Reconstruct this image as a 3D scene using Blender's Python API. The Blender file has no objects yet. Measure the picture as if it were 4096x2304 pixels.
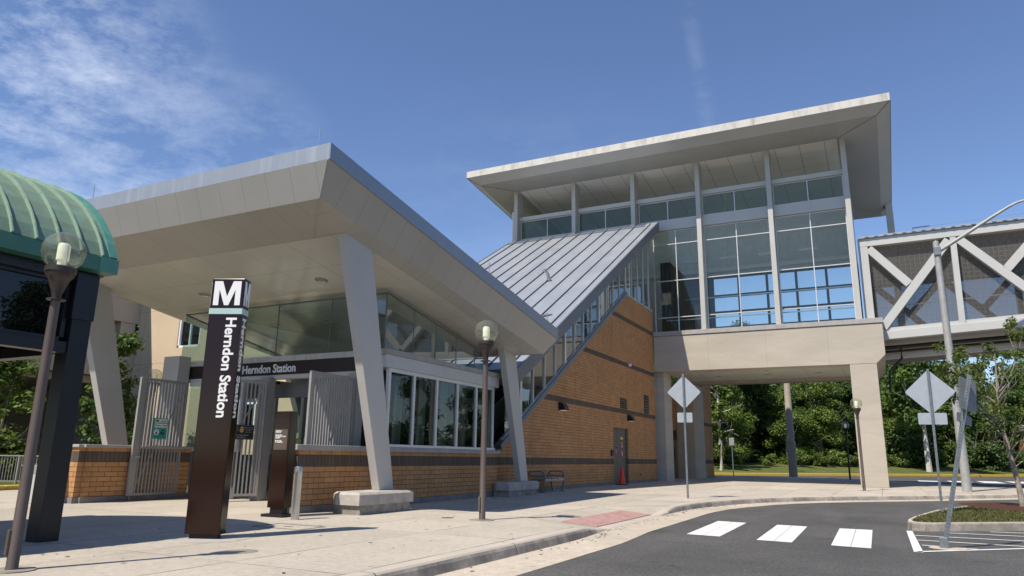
import bpy, bmesh, math, random
import numpy as np
from mathutils import Vector, Matrix
R = math.radians
random.seed(7)
sc = bpy.context.scene
COL = sc.collection

# ---------------------------------------------------------------- camera
cam_d = bpy.data.cameras.new("camera")
cam = bpy.data.objects.new("camera", cam_d)
COL.objects.link(cam)
YAW, PITCH, ROLL = R(-27.0916), R(13.274), R(.8373)
fw = Vector((math.sin(YAW)*math.cos(PITCH), math.cos(YAW)*math.cos(PITCH), math.sin(PITCH)))
rt = Vector((math.cos(YAW), -math.sin(YAW), 0))
dn = -rt.cross(fw)
c_, s_ = math.cos(ROLL), math.sin(ROLL)
r2 = c_*rt - s_*dn
d2 = s_*rt + c_*dn
m = Matrix((r2, -d2, -fw)).transposed().to_4x4()
m.translation = (0, 0, 1.15)
cam.matrix_world = m
cam_d.sensor_width = 36
cam_d.lens = 25.157
cam_d.clip_end = 3000
cam_d.clip_start = .05
sc.camera = cam
sc.render.resolution_x, sc.render.resolution_y = 1024, 576

# ---------------------------------------------------------------- sky and sun
SUN_AZ, SUN_EL = R(18), R(55)      # the light travels towards (sin az, cos az) on the ground
w = bpy.data.worlds.new("World")
sc.world = w
w.use_nodes = True
nt = w.node_tree
bg = nt.nodes["Background"]
sky = nt.nodes.new("ShaderNodeTexSky")
sky.sky_type = 'NISHITA'
sky.sun_disc = False
sky.sun_elevation = SUN_EL
sky.sun_rotation = math.pi + SUN_AZ
sky.air_density = 1.0
sky.dust_density = 0.0
sky.ozone_density = 6.0
tc = nt.nodes.new("ShaderNodeTexCoord")
def wn(t, **k):
    n = nt.nodes.new(t)
    for a, b in k.items():
        if a.startswith('i'):
            n.inputs[int(a[1:])].default_value = b
        else:
            setattr(n, a, b)
    return n
def lk(a, b): nt.links.new(a, b)
# wispy cirrus: noise stretched over the sky direction, gathered in three patches
mp = wn("ShaderNodeMapping"); mp.inputs['Scale'].default_value = (6, 8, 17); mp.inputs['Rotation'].default_value = (R(12), R(20), R(25))
lk(tc.outputs['Generated'], mp.inputs[0])
n1 = wn("ShaderNodeTexNoise"); n1.inputs['Scale'].default_value = 1.3; n1.inputs['Detail'].default_value = 9; n1.inputs['Roughness'].default_value = .70; n1.inputs['Distortion'].default_value = .10
lk(mp.outputs[0], n1.inputs['Vector'])
rmp = wn("ShaderNodeValToRGB"); rmp.color_ramp.elements[0].position = .40; rmp.color_ramp.elements[1].position = .74
lk(n1.outputs['Fac'], rmp.inputs[0])
def patch(d, lo, hi):
    d = Vector(d).normalized()
    vm = wn("ShaderNodeVectorMath", operation='DOT_PRODUCT'); lk(tc.outputs['Generated'], vm.inputs[0]); vm.inputs[1].default_value = d
    mr = wn("ShaderNodeMapRange"); mr.inputs[1].default_value = lo; mr.inputs[2].default_value = hi; mr.interpolation_type = 'SMOOTHSTEP'
    lk(vm.outputs['Value'], mr.inputs[0])
    return mr.outputs[0]
def wmath(op, a, b):
    n = wn("ShaderNodeMath", operation=op, use_clamp=False)
    for i, q in enumerate((a, b)):
        if hasattr(q, 'links'): lk(q, n.inputs[i])
        else: n.inputs[i].default_value = q
    return n.outputs[0]
P1 = patch((-.825, .37, .43), .980, .9985)
P1b = patch((-.785, .46, .415), .984, .9992)
P2 = patch((-.82, .474, .321), .990, .9995)
P2b = patch((-.735, .59, .335), .984, .9995)
P4 = patch((-.40, .80, .22), .95, 1.0)
s1 = wmath('MAXIMUM', P1, wmath('MULTIPLY', P1b, .6))
s1 = wmath('MAXIMUM', s1, wmath('MULTIPLY', P2, .75))
s1 = wmath('MAXIMUM', s1, wmath('MULTIPLY', P2b, .45))
s1 = wmath('MAXIMUM', s1, wmath('MULTIPLY', P4, .12))
# one faint old contrail, a thin line on the sky above the roof
ct = wn("ShaderNodeVectorMath", operation='DOT_PRODUCT'); lk(tc.outputs['Generated'], ct.inputs[0]); ct.inputs[1].default_value = (-0.9853, -0.1366, -0.1028)
ctl = wn("ShaderNodeMapRange"); ctl.interpolation_type = 'SMOOTHSTEP'; ctl.inputs[1].default_value = .016; ctl.inputs[2].default_value = .0
lk(wmath('ABSOLUTE', ct.outputs['Value'], 0.0), ctl.inputs[0])
s1 = wmath('MAXIMUM', s1, wmath('MULTIPLY', wmath('MULTIPLY', ctl.outputs[0], patch((-0.1696, 0.8562, 0.488), .992, .9995)), .2))
cl = wmath('MULTIPLY', s1, rmp.outputs[0])
cl = wmath('MULTIPLY', cl, .46)
mix = wn("ShaderNodeMix", data_type='RGBA')
hs = wn("ShaderNodeHueSaturation"); hs.inputs['Saturation'].default_value = .98; hs.inputs['Value'].default_value = 1.12; hs.inputs['Hue'].default_value = .506; lk(sky.outputs[0], hs.inputs['Color'])
lk(cl, mix.inputs['Factor']); lk(hs.outputs[0], mix.inputs['A']); mix.inputs['B'].default_value = (9.0, 9.6, 10.6, 1)
lk(mix.outputs['Result'], bg.inputs['Color'])
bg.inputs['Strength'].default_value = .10

sun_d = bpy.data.lights.new("sun", 'SUN')
sun_d.energy = 4.3
sun_d.angle = R(.5)
sun_d.color = (1, .915, .795)
sun = bpy.data.objects.new("sun", sun_d)
COL.objects.link(sun)
sun.rotation_euler = Vector((math.sin(SUN_AZ)*math.cos(SUN_EL), math.cos(SUN_AZ)*math.cos(SUN_EL), -math.sin(SUN_EL))).to_track_quat('-Z', 'Y').to_euler()
sc.view_settings.view_transform = 'Standard'
sc.view_settings.look = 'None'
sc.view_settings.gamma = 1
sc.view_settings.exposure = 0.42
sc.render.engine = 'CYCLES'

# ---------------------------------------------------------------- materials
MATS = {}
class NB:
    """small node builder for one material"""
    def __init__(s, name):
        s.m = bpy.data.materials.new(name); s.m.use_nodes = True
        s.t = s.m.node_tree; s.b = s.t.nodes["Principled BSDF"]; s.out = s.t.nodes["Material Output"]
        s._pos = None; s._nor = None
    def n(s, t, **k):
        n = s.t.nodes.new(t)
        for a, b in k.items(): setattr(n, a, b)
        return n
    def l(s, a, b): s.t.links.new(a, b)
    def geo(s):
        if s._pos is None:
            s._pos = s.n("ShaderNodeNewGeometry")
        return s._pos
    def pos(s): return s.geo().outputs['Position']
    def sep(s, v):
        q = s.n("ShaderNodeSeparateXYZ"); s.l(v, q.inputs[0]); return q.outputs
    def math(s, op, a, b=0.0, c=None):
        q = s.n("ShaderNodeMath", operation=op)
        for i, v in enumerate((a, b, c)):
            if v is None: continue
            if hasattr(v, 'links'): s.l(v, q.inputs[i])
            else: q.inputs[i].default_value = v
        return q.outputs[0]
    def mix(s, f, a, b, blend='MIX'):
        q = s.n("ShaderNodeMix", data_type='RGBA', blend_type=blend)
        for key, v in (('Factor', f), ('A', a), ('B', b)):
            if hasattr(v, 'links'): s.l(v, q.inputs[key])
            elif key == 'Factor': q.inputs[key].default_value = v
            else: q.inputs[key].default_value = (*v, 1)
        return q.outputs['Result']
    def noise(s, scale, detail=4, rough=.6, vec=None, dist=0.0):
        q = s.n("ShaderNodeTexNoise"); q.inputs['Scale'].default_value = scale; q.inputs['Detail'].default_value = detail
        q.inputs['Roughness'].default_value = rough; q.inputs['Distortion'].default_value = dist
        s.l(vec if vec is not None else s.pos(), q.inputs['Vector'])
        return q.outputs['Fac']
    def ramp(s, f, lo, hi):
        q = s.n("ShaderNodeMapRange"); q.inputs[1].default_value = lo; q.inputs[2].default_value = hi
        s.l(f, q.inputs[0]); return q.outputs[0]
    def scale(s, v, sv):
        q = s.n("ShaderNodeMapping"); q.inputs['Scale'].default_value = sv; s.l(v, q.inputs[0]); return q.outputs[0]
    def bump(s, h, strength=.3, dist=.01):
        q = s.n("ShaderNodeBump"); q.inputs['Strength'].default_value = strength; q.inputs['Distance'].default_value = dist
        s.l(h, q.inputs['Height']); s.l(q.outputs[0], s.b.inputs['Normal'])
    def joint(s, axis, spacing, off, width):
        """1 on a thin line every `spacing` metres along an axis"""
        o = s.sep(s.pos())[axis]
        a = s.math('DIVIDE', s.math('ADD', o, -off+width/2), spacing)
        fr = s.math('FRACT', s.math('ADD', a, 1000.0))
        return s.math('LESS_THAN', fr, width/spacing)
    def wallvec(s):
        """(along, up, 0) on a vertical wall that faces x or y"""
        g = s.geo(); nn = s.sep(g.outputs['True Normal']); p = s.sep(g.outputs['Position'])
        fac = s.math('GREATER_THAN', s.math('ABSOLUTE', nn[0]), .7)
        u = s.math('ADD', s.math('MULTIPLY', p[1], fac), s.math('MULTIPLY', p[0], s.math('SUBTRACT', 1.0, fac)))
        cb = s.n("ShaderNodeCombineXYZ"); s.l(u, cb.inputs[0]); s.l(p[2], cb.inputs[1]); return cb.outputs[0]
    def fin(s, col, rough=.6, metal=0.0, spec=.5):
        if hasattr(col, 'links'): s.l(col, s.b.inputs['Base Color'])
        else: s.b.inputs['Base Color'].default_value = (*col, 1)
        if hasattr(rough, 'links'): s.l(rough, s.b.inputs['Roughness'])
        else: s.b.inputs['Roughness'].default_value = rough
        s.b.inputs['Metallic'].default_value = metal
        s.b.inputs['Specular IOR Level'].default_value = spec
        return s.m
def simple(name, col, rough=.5, metal=0.0, var=.12, scale=3.0, spec=.5, bump=0.0, bscale=60):
    b = NB(name)
    f = b.noise(scale, 5, .65)
    k = b.ramp(f, .3, .7)
    c = b.mix(k, tuple(x*(1-var) for x in col), tuple(min(1, x*(1+var)) for x in col))
    if bump:
        b.bump(b.noise(bscale, 3), bump, .004)
    return b.fin(c, rough, metal, spec)
def streaked(name, col, streak, rough=.45, metal=0.0, amt=.6, freq=9.0, lo=.5, hi=.72):
    """metal sheet with vertical run-off streaks"""
    b = NB(name)
    v = b.scale(b.pos(), (freq, freq, .5))
    k = b.math('MULTIPLY', b.ramp(b.noise(1.0, 6, .7, v), lo, hi), amt)
    c = b.mix(b.ramp(b.noise(1.2, 4), .3, .7), tuple(x*.93 for x in col), col)
    return b.fin(b.mix(k, c, streak), rough, metal)
def jointed(name, col, joints, rough=.4, dark=.25, metal=0.0, spec=.5, bumpy=.0):
    b = NB(name)
    j = None
    for (ax, sp, off, wd) in joints:
        q = b.joint(ax, sp, off, wd)
        j = q if j is None else b.math('MAXIMUM', j, q)
    k = b.ramp(b.noise(.7, 4), .3, .7)
    c = b.mix(k, tuple(x*.94 for x in col), tuple(min(1, x*1.04) for x in col))
    c = b.mix(j, c, tuple(x*dark for x in col))
    if bumpy:
        b.bump(b.noise(.9, 2), bumpy, .05)
    return b.fin(c, rough, metal, spec)
def brickmat(name, c1, c2, mortar, bw, rh, ms, off=.5, z0=0.0, patches=.12):
    b = NB(name)
    v = b.wallvec()
    mpn = b.n("ShaderNodeMapping"); mpn.inputs['Location'].default_value = (.05, -z0, 0); b.l(v, mpn.inputs[0])
    t = b.n("ShaderNodeTexBrick"); t.offset = off; t.inputs['Scale'].default_value = 1
    t.inputs['Brick Width'].default_value = bw; t.inputs['Row Height'].default_value = rh; t.inputs['Mortar Size'].default_value = ms
    t.inputs['Mortar Smooth'].default_value = .15; t.inputs['Bias'].default_value = 0
    t.inputs['Color1'].default_value = (*c1, 1); t.inputs['Color2'].default_value = (*c2, 1); t.inputs['Mortar'].default_value = (*mortar, 1)
    b.l(mpn.outputs[0], t.inputs['Vector'])
    k = b.ramp(b.noise(1.1, 5, .65), .3, .7)
    c = b.mix(k, (1-patches,)*3, (1+patches*.5,)*3)
    c = b.mix(1.0, t.outputs['Color'], c, 'MULTIPLY')
    vs = b.scale(b.pos(), (2.2, 2.2, .18))
    c = b.mix(b.math('MULTIPLY', b.ramp(b.noise(1.0, 6, .7, vs), .52, .72), .30), c, tuple(x*.45 for x in c1))
    cellv = b.scale(mpn.outputs[0], (1/bw, 1/rh, 1))
    wn_ = b.n('ShaderNodeTexWhiteNoise'); fl_ = b.n('ShaderNodeVectorMath', operation='FLOOR'); b.l(cellv, fl_.inputs[0]); b.l(fl_.outputs[0], wn_.inputs['Vector'])
    c = b.mix(1.0, c, b.mix(wn_.outputs['Value'], (.91,)*3, (1.08,)*3), 'MULTIPLY')
    g = b.ramp(b.noise(45, 3), .2, .8)
    c = b.mix(1.0, c, b.mix(g, (.9,)*3, (1.06,)*3), 'MULTIPLY')
    h = b.math('ADD', b.math('MULTIPLY', t.outputs['Fac'], -1.0), b.math('MULTIPLY', b.noise(90, 3), .25))
    b.bump(h, .6, .006)
    return b.fin(c, .85, 0, .25)
def glassmat(name, tint, refl=1.0, ior=1.5, rough=.0, opac=0.0, ocol=(.02, .03, .03), wavy=.0):
    b = NB(name)
    b.t.nodes.remove(b.b)
    tr = b.n("ShaderNodeBsdfTransparent"); tr.inputs[0].default_value = (*tint, 1)
    gl = b.n("ShaderNodeBsdfGlossy"); gl.inputs['Roughness'].default_value = rough; gl.inputs['Color'].default_value = (refl, refl, refl, 1)
    lw = b.n("ShaderNodeLayerWeight"); lw.inputs[0].default_value = .5
    f0 = ((ior-1)/(ior+1))**2
    class _F: pass
    fr = _F(); fr.outputs = [b.math('ADD', b.math('MULTIPLY', b.math('POWER', lw.outputs['Facing'], 4.2), 1-f0), f0)]
    if wavy:
        q = b.n("ShaderNodeBump"); q.inputs['Strength'].default_value = wavy; q.inputs['Distance'].default_value = .02
        b.l(b.noise(.8, 1), q.inputs['Height']); b.l(q.outputs[0], gl.inputs['Normal'])
    base = tr.outputs[0]
    if opac:
        df = b.n("ShaderNodeBsdfDiffuse"); df.inputs[0].default_value = (*ocol, 1)
        mo = b.n("ShaderNodeMixShader"); mo.inputs[0].default_value = opac; b.l(tr.outputs[0], mo.inputs[1]); b.l(df.outputs[0], mo.inputs[2]); base = mo.outputs[0]
    ms = b.n("ShaderNodeMixShader"); b.l(fr.outputs[0], ms.inputs[0]); b.l(base, ms.inputs[1]); b.l(gl.outputs[0], ms.inputs[2])
    b.l(ms.outputs[0], b.out.inputs[0])
    return b.m
def leafmat(name, c1, c2, scale=.35):
    b = NB(name)
    k = b.ramp(b.noise(scale, 4, .7), .35, .65)
    k2 = b.ramp(b.noise(7, 2), .3, .7)
    c = b.mix(k, c1, c2)
    c = b.mix(b.math('MULTIPLY', k2, .5), c, tuple(x*.75 for x in c1))
    b.fin(c, .55, 0, .35)
    tl = b.n("ShaderNodeBsdfTranslucent"); b.l(c, tl.inputs[0])
    ms = b.n("ShaderNodeMixShader"); ms.inputs[0].default_value = .38
    b.l(b.b.outputs[0], ms.inputs[1]); b.l(tl.outputs[0], ms.inputs[2]); b.l(ms.outputs[0], b.out.inputs[0])
    return b.m

# concrete paving: pale broom finish, joints, faint stains
def paving(name, col, joints=True):
    b = NB(name)
    big = b.ramp(b.noise(.35, 5, .6), .3, .7)
    c = b.mix(big, tuple(x*.86 for x in col), tuple(min(1, x*1.06) for x in col))
    v = b.scale(b.pos(), (1.2, 14, 1))
    c = b.mix(b.math('MULTIPLY', b.ramp(b.noise(1.5, 5, .7, v), .45, .75), .22), c, tuple(x*.72 for x in col))
    fine = b.ramp(b.noise(60, 3, .7), .3, .7)
    c = b.mix(1.0, c, b.mix(fine, (.82,)*3, (1.12,)*3), 'MULTIPLY')
    md = b.ramp(b.noise(11, 4, .7), .3, .7)
    c = b.mix(1.0, c, b.mix(md, (.82,)*3, (1.10,)*3), 'MULTIPLY')
    sp = b.math('GREATER_THAN', b.noise(3.1, 2, .5), .73)
    c = b.mix(b.math('MULTIPLY', sp, .25), c, tuple(x*.55 for x in col))
    if joints:
        wob = b.math('MULTIPLY', b.math('SUBTRACT', b.noise(2.2, 3), .5), .02)
        p = b.sep(b.pos())
        j = None
        for ax, spc, off, wd in ((0, 1.55, -6.42, .022), (1, 3.7, 5.95, .022)):
            a = b.math('ADD', b.math('ADD', p[ax], wob), -off + wd/2)
            fr = b.math('FRACT', b.math('ADD', b.math('DIVIDE', a, spc), 1000.0))
            q = b.math('LESS_THAN', fr, wd/spc)
            j = q if j is None else b.math('MAXIMUM', j, q)
        j = b.math('MULTIPLY', j, b.ramp(b.noise(.9, 3), .30, .55))
        c = b.mix(j, c, tuple(x*.22 for x in col))
    if joints:
        cell = b.n('ShaderNodeVectorMath', operation='FLOOR'); mpc = b.n('ShaderNodeMapping'); mpc.inputs['Location'].default_value = (6.42/1.55, -5.95/3.7, 0); mpc.inputs['Scale'].default_value = (1/1.55, 1/3.7, 0); b.l(b.pos(), mpc.inputs[0]); b.l(mpc.outputs[0], cell.inputs[0])
        wn2 = b.n('ShaderNodeTexWhiteNoise'); b.l(cell.outputs[0], wn2.inputs['Vector'])
        c = b.mix(1.0, c, b.mix(wn2.outputs['Value'], (.90, .90, .89), (1.05, 1.045, 1.04)), 'MULTIPLY')
    st = b.math('MULTIPLY', b.ramp(b.noise(.55, 7, .75), .50, .66), .45)
    c = b.mix(st, c, tuple(x*.60 for x in col))
    sp2 = b.math('GREATER_THAN', b.noise(9, 2, .4), .735)
    c = b.mix(b.math('MULTIPLY', sp2, .5), c, tuple(x*.35 for x in col))
    b.bump(b.noise(160, 2), .25, .003)
    return b.fin(c, .9, 0, .2)
M = MATS
M['paving'] = paving('paving_concrete', (.525, .475, .40))
M['gutter'] = paving('gutter_concrete', (.56, .49, .395), False)
def kerbmat():
    b = NB('kerb_concrete')
    col = (.52, .465, .39)
    c = b.mix(b.ramp(b.noise(.9, 5), .3, .7), tuple(x*.85 for x in col), col)
    g = b.geo(); nz = b.sep(g.outputs['True Normal'])[2]
    side = b.math('LESS_THAN', nz, .75)
    st = b.math('MULTIPLY', b.math('MULTIPLY', side, b.ramp(b.noise(1.3, 7, .75), .36, .62)), .75)
    c = b.mix(st, c, (.13, .12, .105))
    j = b.joint(1, 3.05, 9.2, .02)
    c = b.mix(j, c, (.12, .11, .1))
    b.bump(b.noise(60, 4), .4, .006)
    return b.fin(c, .9, 0, .2)
M['kerb'] = kerbmat()
def asphaltmat():
    b = NB('asphalt')
    c = b.mix(b.ramp(b.noise(.45, 6, .65), .32, .68), (.070, .069, .067), (.104, .102, .097))
    v = b.scale(b.pos(), (.9, .12, 1))
    c = b.mix(b.math('MULTIPLY', b.ramp(b.noise(1.0, 4, .6, v), .50, .66), .35), c, (.145, .14, .132))
    ag = b.ramp(b.noise(58, 3, .75), .36, .64)
    c = b.mix(1.0, c, b.mix(ag, (.55,)*3, (1.45,)*3), 'MULTIPLY')
    ag2 = b.ramp(b.noise(21, 2, .6), .35, .65)
    c = b.mix(1.0, c, b.mix(ag2, (.82,)*3, (1.16,)*3), 'MULTIPLY')
    fl = b.math('GREATER_THAN', b.noise(34, 2, .5), .695)
    c = b.mix(b.math('MULTIPLY', fl, .55), c, (.40, .38, .35))
    vo = b.n("ShaderNodeTexVoronoi"); vo.feature = 'DISTANCE_TO_EDGE'; vo.inputs['Scale'].default_value = .13
    dv = b.n("ShaderNodeVectorMath", operation='ADD'); b.l(b.pos(), dv.inputs[0])
    nz = b.n("ShaderNodeTexNoise"); nz.inputs['Scale'].default_value = .9; nz.inputs['Detail'].default_value = 8; nz.inputs['Roughness'].default_value = .7; b.l(b.pos(), nz.inputs['Vector'])
    b.l(nz.outputs['Color'], dv.inputs[1]); b.l(dv.outputs[0], vo.inputs['Vector'])
    cr = b.math('MULTIPLY', b.math('LESS_THAN', vo.outputs[0], .0022), b.ramp(b.noise(.4, 2), .48, .6))
    c = b.mix(b.math('MULTIPLY', cr, .6), c, (.03, .03, .03))
    oil = b.math('MULTIPLY', b.ramp(b.noise(.95, 3, .5), .66, .76), .55)
    c = b.mix(oil, c, (.028, .028, .028))
    b.bump(b.noise(120, 3), .6, .008)
    return b.fin(c, .85, 0, .3)
M['asphalt'] = asphaltmat()
def paintmat(name, col, wear):
    b = NB(name)
    k = b.ramp(b.noise(13, 8, .8), wear-.03, wear+.06)
    v = b.scale(b.pos(), (1.0, 7.0, 1))
    k = b.math('MAXIMUM', k, b.ramp(b.noise(5, 6, .8, v), wear+.015, wear+.09))
    k = b.math('MULTIPLY', k, .85)
    c = b.mix(b.ramp(b.noise(2.5, 6, .7), .3, .7), tuple(x*.80 for x in col), col)
    return b.fin(b.mix(k, c, (.12, .115, .11)), .7, 0, .3)
M['roadpaint'] = paintmat('road_paint', (.80, .785, .74), .63)
M['yellowpaint'] = paintmat('yellow_kerb_paint', (.80, .54, .10), .66)
M['tactile'] = simple('tactile_red', (.41, .25, .225), .85, 0, .2, 5)
def concmat(name, col):
    b = NB(name)
    v = b.scale(b.pos(), (.35, .35, 1.3))
    c = b.mix(b.ramp(b.noise(1.3, 6, .6, v, .3), .32, .68), tuple(x*.90 for x in col), tuple(min(1, x*1.06) for x in col))
    v2 = b.scale(b.pos(), (.12, .12, 2.2))
    c = b.mix(b.math('MULTIPLY', b.ramp(b.noise(1.0, 5, .6, v2), .52, .60), .10), c, tuple(x*1.25 for x in col))
    pit = b.math('GREATER_THAN', b.noise(14, 2, .5), .72)
    c = b.mix(b.math('MULTIPLY', pit, .5), c, tuple(x*.5 for x in col))
    fine = b.ramp(b.noise(110, 2), .2, .8)
    c = b.mix(1.0, c, b.mix(fine, (.92,)*3, (1.06,)*3), 'MULTIPLY')
    j = b.math('MAXIMUM', b.joint(0, 2.95, -10.87, .016), b.joint(2, 2.62, 3.15, .012))
    c = b.mix(b.math('MULTIPLY', j, .45), c, tuple(x*.45 for x in col))
    b.bump(b.noise(35, 5), .25, .006)
    return b.fin(c, .88, 0, .2)
M['concrete'] = concmat('cast_concrete', (.46, .415, .345))
M['slab'] = simple('footing_concrete', (.42, .39, .35), .9, 0, .2, 4, .2, .4)
M['slabdark'] = simple('rough_footing', (.27, .25, .22), .95, 0, .35, 5, .2, .6, 25)
M['brick'] = brickmat('tan_brick', (.53, .282, .128), (.475, .252, .114), (.085, .045, .022), .325, .110, .0055, .5, .02)  # mortar kept dark to paint the shadow in the joints
M['band'] = brickmat('grey_brown_band', (.135, .105, .078), (.118, .093, .07), (.05, .037, .028), .108, .30, .005, 0, .83)
M['plinth'] = simple('plinth_stone', (.21, .20, .19), .85, 0, .25, 3, .2, .3)
M['cap'] = simple('cast_sill', (.36, .345, .325), .8, 0, .14, 4, .3)
M['white_metal'] = simple('pale_grey_metal', (.50, .50, .475), .42, 0, .04, .8)
M['frame'] = simple('aluminium_frame', (.62, .62, .60), .38, .25, .05, 2)
M['col'] = simple('column_paint', (.47, .46, .43), .45, 0, .05, .9)
M['darkgrey'] = simple('dark_grey_metal', (.13, .135, .14), .5, 0, .08, 2)
M['rake'] = simple('slate_metal', (.15, .165, .19), .42, .2, .08, 1.5)
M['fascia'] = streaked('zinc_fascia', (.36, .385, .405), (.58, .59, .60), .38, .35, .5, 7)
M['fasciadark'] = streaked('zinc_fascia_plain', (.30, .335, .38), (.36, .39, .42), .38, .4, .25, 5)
M['fascialight'] = streaked('stained_fascia', (.58, .555, .50), (.20, .18, .16), .55, 0, .7, 2.3, .48, .72)
M['soffit_x'] = jointed('soffit_panels_front', (.385, .372, .34), [(0, .655, -9.9, .010)], .33, .58)
M['soffit_y'] = jointed('soffit_panels_side', (.385, .372, .34), [(1, .655, 11.0, .010)], .33, .62)
M['ceiling'] = jointed('ceiling_panels', (.56, .555, .515), [(0, 1.318, -9.915, .011), (1, 1.295, 11.03, .011)], .16, .5, 0, .5, .25)
M['soffit2'] = jointed('upper_soffit_panels', (.41, .41, .395), [(0, 1.03, -.75, .012)], .35, .82)
M['soffit2y'] = jointed('upper_soffit_side', (.41, .41, .395), [(1, .8, 38, .012)], .35, .85)
M['ceiling2'] = jointed('upper_ceiling', (.76, .76, .73), [(0, 1.25, -.1, .02), (1, 1.5, 39.7, .012)], .25, .18)
M['underceil'] = jointed('portal_ceiling', (.80, .79, .73), [(0, 1.9, -1.6, .016), (1, 1.6, 40, .008)], .25, .3, 0, .5, .2)
def roofmetal():
    b = NB('standing_seam_roof')
    v = b.scale(b.pos(), (1.0, .5, .5))
    c = b.mix(b.ramp(b.noise(1.2, 6, .7, v), .3, .7), (.30, .325, .365), (.405, .435, .475))
    c = b.mix(b.math('MULTIPLY', b.ramp(b.noise(.25, 3), .5, .7), .3), c, (.50, .48, .45))
    return b.fin(c, .42, .35)
M['roofmetal'] = roofmetal()
M['seam'] = simple('roof_seam', (.05, .055, .065), .6, 0, .05)  # seams coloured dark to paint in their shadow lines
M['glass'] = glassmat('clear_green_glass', (.83, .905, .895), 1, 1.6, 0, .03, (.10, .12, .115), .08)
M['glassrear'] = glassmat('rear_glass', (.97, .985, .98), .5, 1.4)
M['glassside'] = glassmat('side_window_glass', (.62, .68, .65), .8, 1.42, 0, .08, (.012, .018, .016), .05)
M['glassdark'] = glassmat('tinted_glass', (.78, .86, .80), .8, 1.45, 0, .14, (.085, .105, .095), .10)
M['glassblue'] = glassmat('curtain_wall_glass', (.95, .98, .965), .85, 1.45, 0, .05, (.10, .12, .11), .12)
M['glassblack'] = glassmat('black_glass', (.16, .17, .20), 1, 1.5, 0, .5, (.006, .007, .012), .12)
M['globe'] = glassmat('smoky_acrylic', (.86, .875, .76), 1, 1.75, .015, .10, (.58, .58, .44))
M['lampwhite'] = simple('lamp_refractor', (.92, .92, .88), .35, 0, .02)
_lw = M['lampwhite'].node_tree.nodes['Principled BSDF']; _lw.inputs['Emission Color'].default_value = (1, .97, .88, 1); _lw.inputs['Emission Strength'].default_value = .18  # faint glow put in for sun caught in the refractor; wall lenses share it
M['bronze'] = simple('bronze_pole_paint', (.118, .092, .078), .42, .2, .10, 2)
M['bronzedark'] = simple('dark_bronze', (.055, .042, .038), .4, .2, .1, 2)
M['blackpole'] = simple('black_paint', (.012, .012, .013), .45, 0, .1, 3)
M['brown'] = simple('brown_enamel', (.019, .0065, .0042), .12, 0, .05, 1, .32)
M['brownback'] = simple('brown_sign_band', (.022, .010, .008), .35, 0, .15, 6)
M['white'] = simple('white_vinyl', (.84, .84, .82), .45, 0, .02)
M['silvertxt'] = simple('silver_letters', (.74, .77, .77), .45, .1, .02)
M['seafoam'] = simple('pale_green_stripe', (.42, .60, .56), .45, 0, .03)
M['teal'] = simple('teal_poster', (.06, .38, .32), .5, 0, .08)
M['black'] = simple('black_matt', (.006, .006, .007), .5, 0, .1)
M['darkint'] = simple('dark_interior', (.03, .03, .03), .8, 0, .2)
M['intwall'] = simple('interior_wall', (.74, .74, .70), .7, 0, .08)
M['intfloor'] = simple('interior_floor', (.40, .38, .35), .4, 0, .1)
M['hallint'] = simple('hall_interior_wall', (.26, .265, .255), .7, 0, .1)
M['polegrey'] = simple('weathered_pole', (.36, .36, .345), .6, .2, .15, 4)
M['steel'] = simple('brushed_steel', (.55, .54, .52), .30, .9, .08, 8)
M['galv'] = simple('galvanised_steel', (.20, .225, .24), .5, .5, .2, 12)
M['signback'] = simple('bare_aluminium', (.50, .52, .53), .42, .55, .07, 5)
M['signdull'] = simple('shaded_sign_back', (.30, .31, .31), .55, .3, .1, 5)  # darker copy of the sign metal, shade put into its colour
M['gate'] = simple('gate_paint', (.32, .315, .30), .5, .1, .06, 3)
M['doorgrey'] = simple('door_paint', (.105, .098, .082), .42, .1, .06, 2)
M['red'] = simple('red_sign', (.42, .035, .045), .5)
M['orange'] = simple('cone_orange', (.80, .055, .018), .45, 0, .10, 4)
M['yellow'] = simple('yellow_label', (.70, .52, .05), .5)
M['lime'] = simple('fluorescent_yellow', (.62, .80, .02), .45)
M['gold'] = simple('badge_gold', (.45, .30, .14), .5, .2)
M['greytxt'] = simple('grey_letters', (.38, .37, .35), .5)
M['wood'] = simple('weathered_slats', (.42, .38, .31), .7, 0, .2, 9)
def copper():
    b = NB('copper_patina')
    c = b.mix(b.ramp(b.noise(.9, 6, .7), .3, .7), (.135, .205, .152), (.20, .28, .208))
    c = b.mix(b.math('MULTIPLY', b.ramp(b.noise(3.5, 5), .5, .7), .35), c, (.20, .42, .33))
    return b.fin(c, .75, 0, .25)
M['copper'] = copper()
M['copperrib'] = simple('copper_rib', (.25, .36, .265), .65, 0, .12, 3)
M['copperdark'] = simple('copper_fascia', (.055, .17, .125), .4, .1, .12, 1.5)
M['copperteal'] = simple('copper_edge', (.10, .30, .23), .5, .1, .25, 9)
M['ink'] = simple('blue_black_frame', (.008, .009, .014), .32, 0, .1)
M['beige'] = jointed('beige_precast', (.60, .475, .335), [(2, 3.1, 4.96, .02), (2, 3.1, 4.26, .02), (0, 4.2, -29.6, .02)], .85, .6, 0, .2)
M['garage'] = jointed('garage_precast', (.42, .37, .30), [(2, 3.0, 4.85, .02), (1, 5, 19, .02)], .85, .6, 0, .2)
M['bark'] = simple('grey_bark', (.30, .265, .22), .9, 0, .35, 6, .2, .5, 30)
M['birchbark'] = simple('pale_bark', (.55, .52, .46), .85, 0, .3, 5, .2)
M['leaf_dark'] = leafmat('leaf_dark', (.060, .110, .028), (.120, .190, .048))
M['leaf_mid'] = leafmat('leaf_mid', (.075, .140, .028), (.155, .235, .05))
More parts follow.
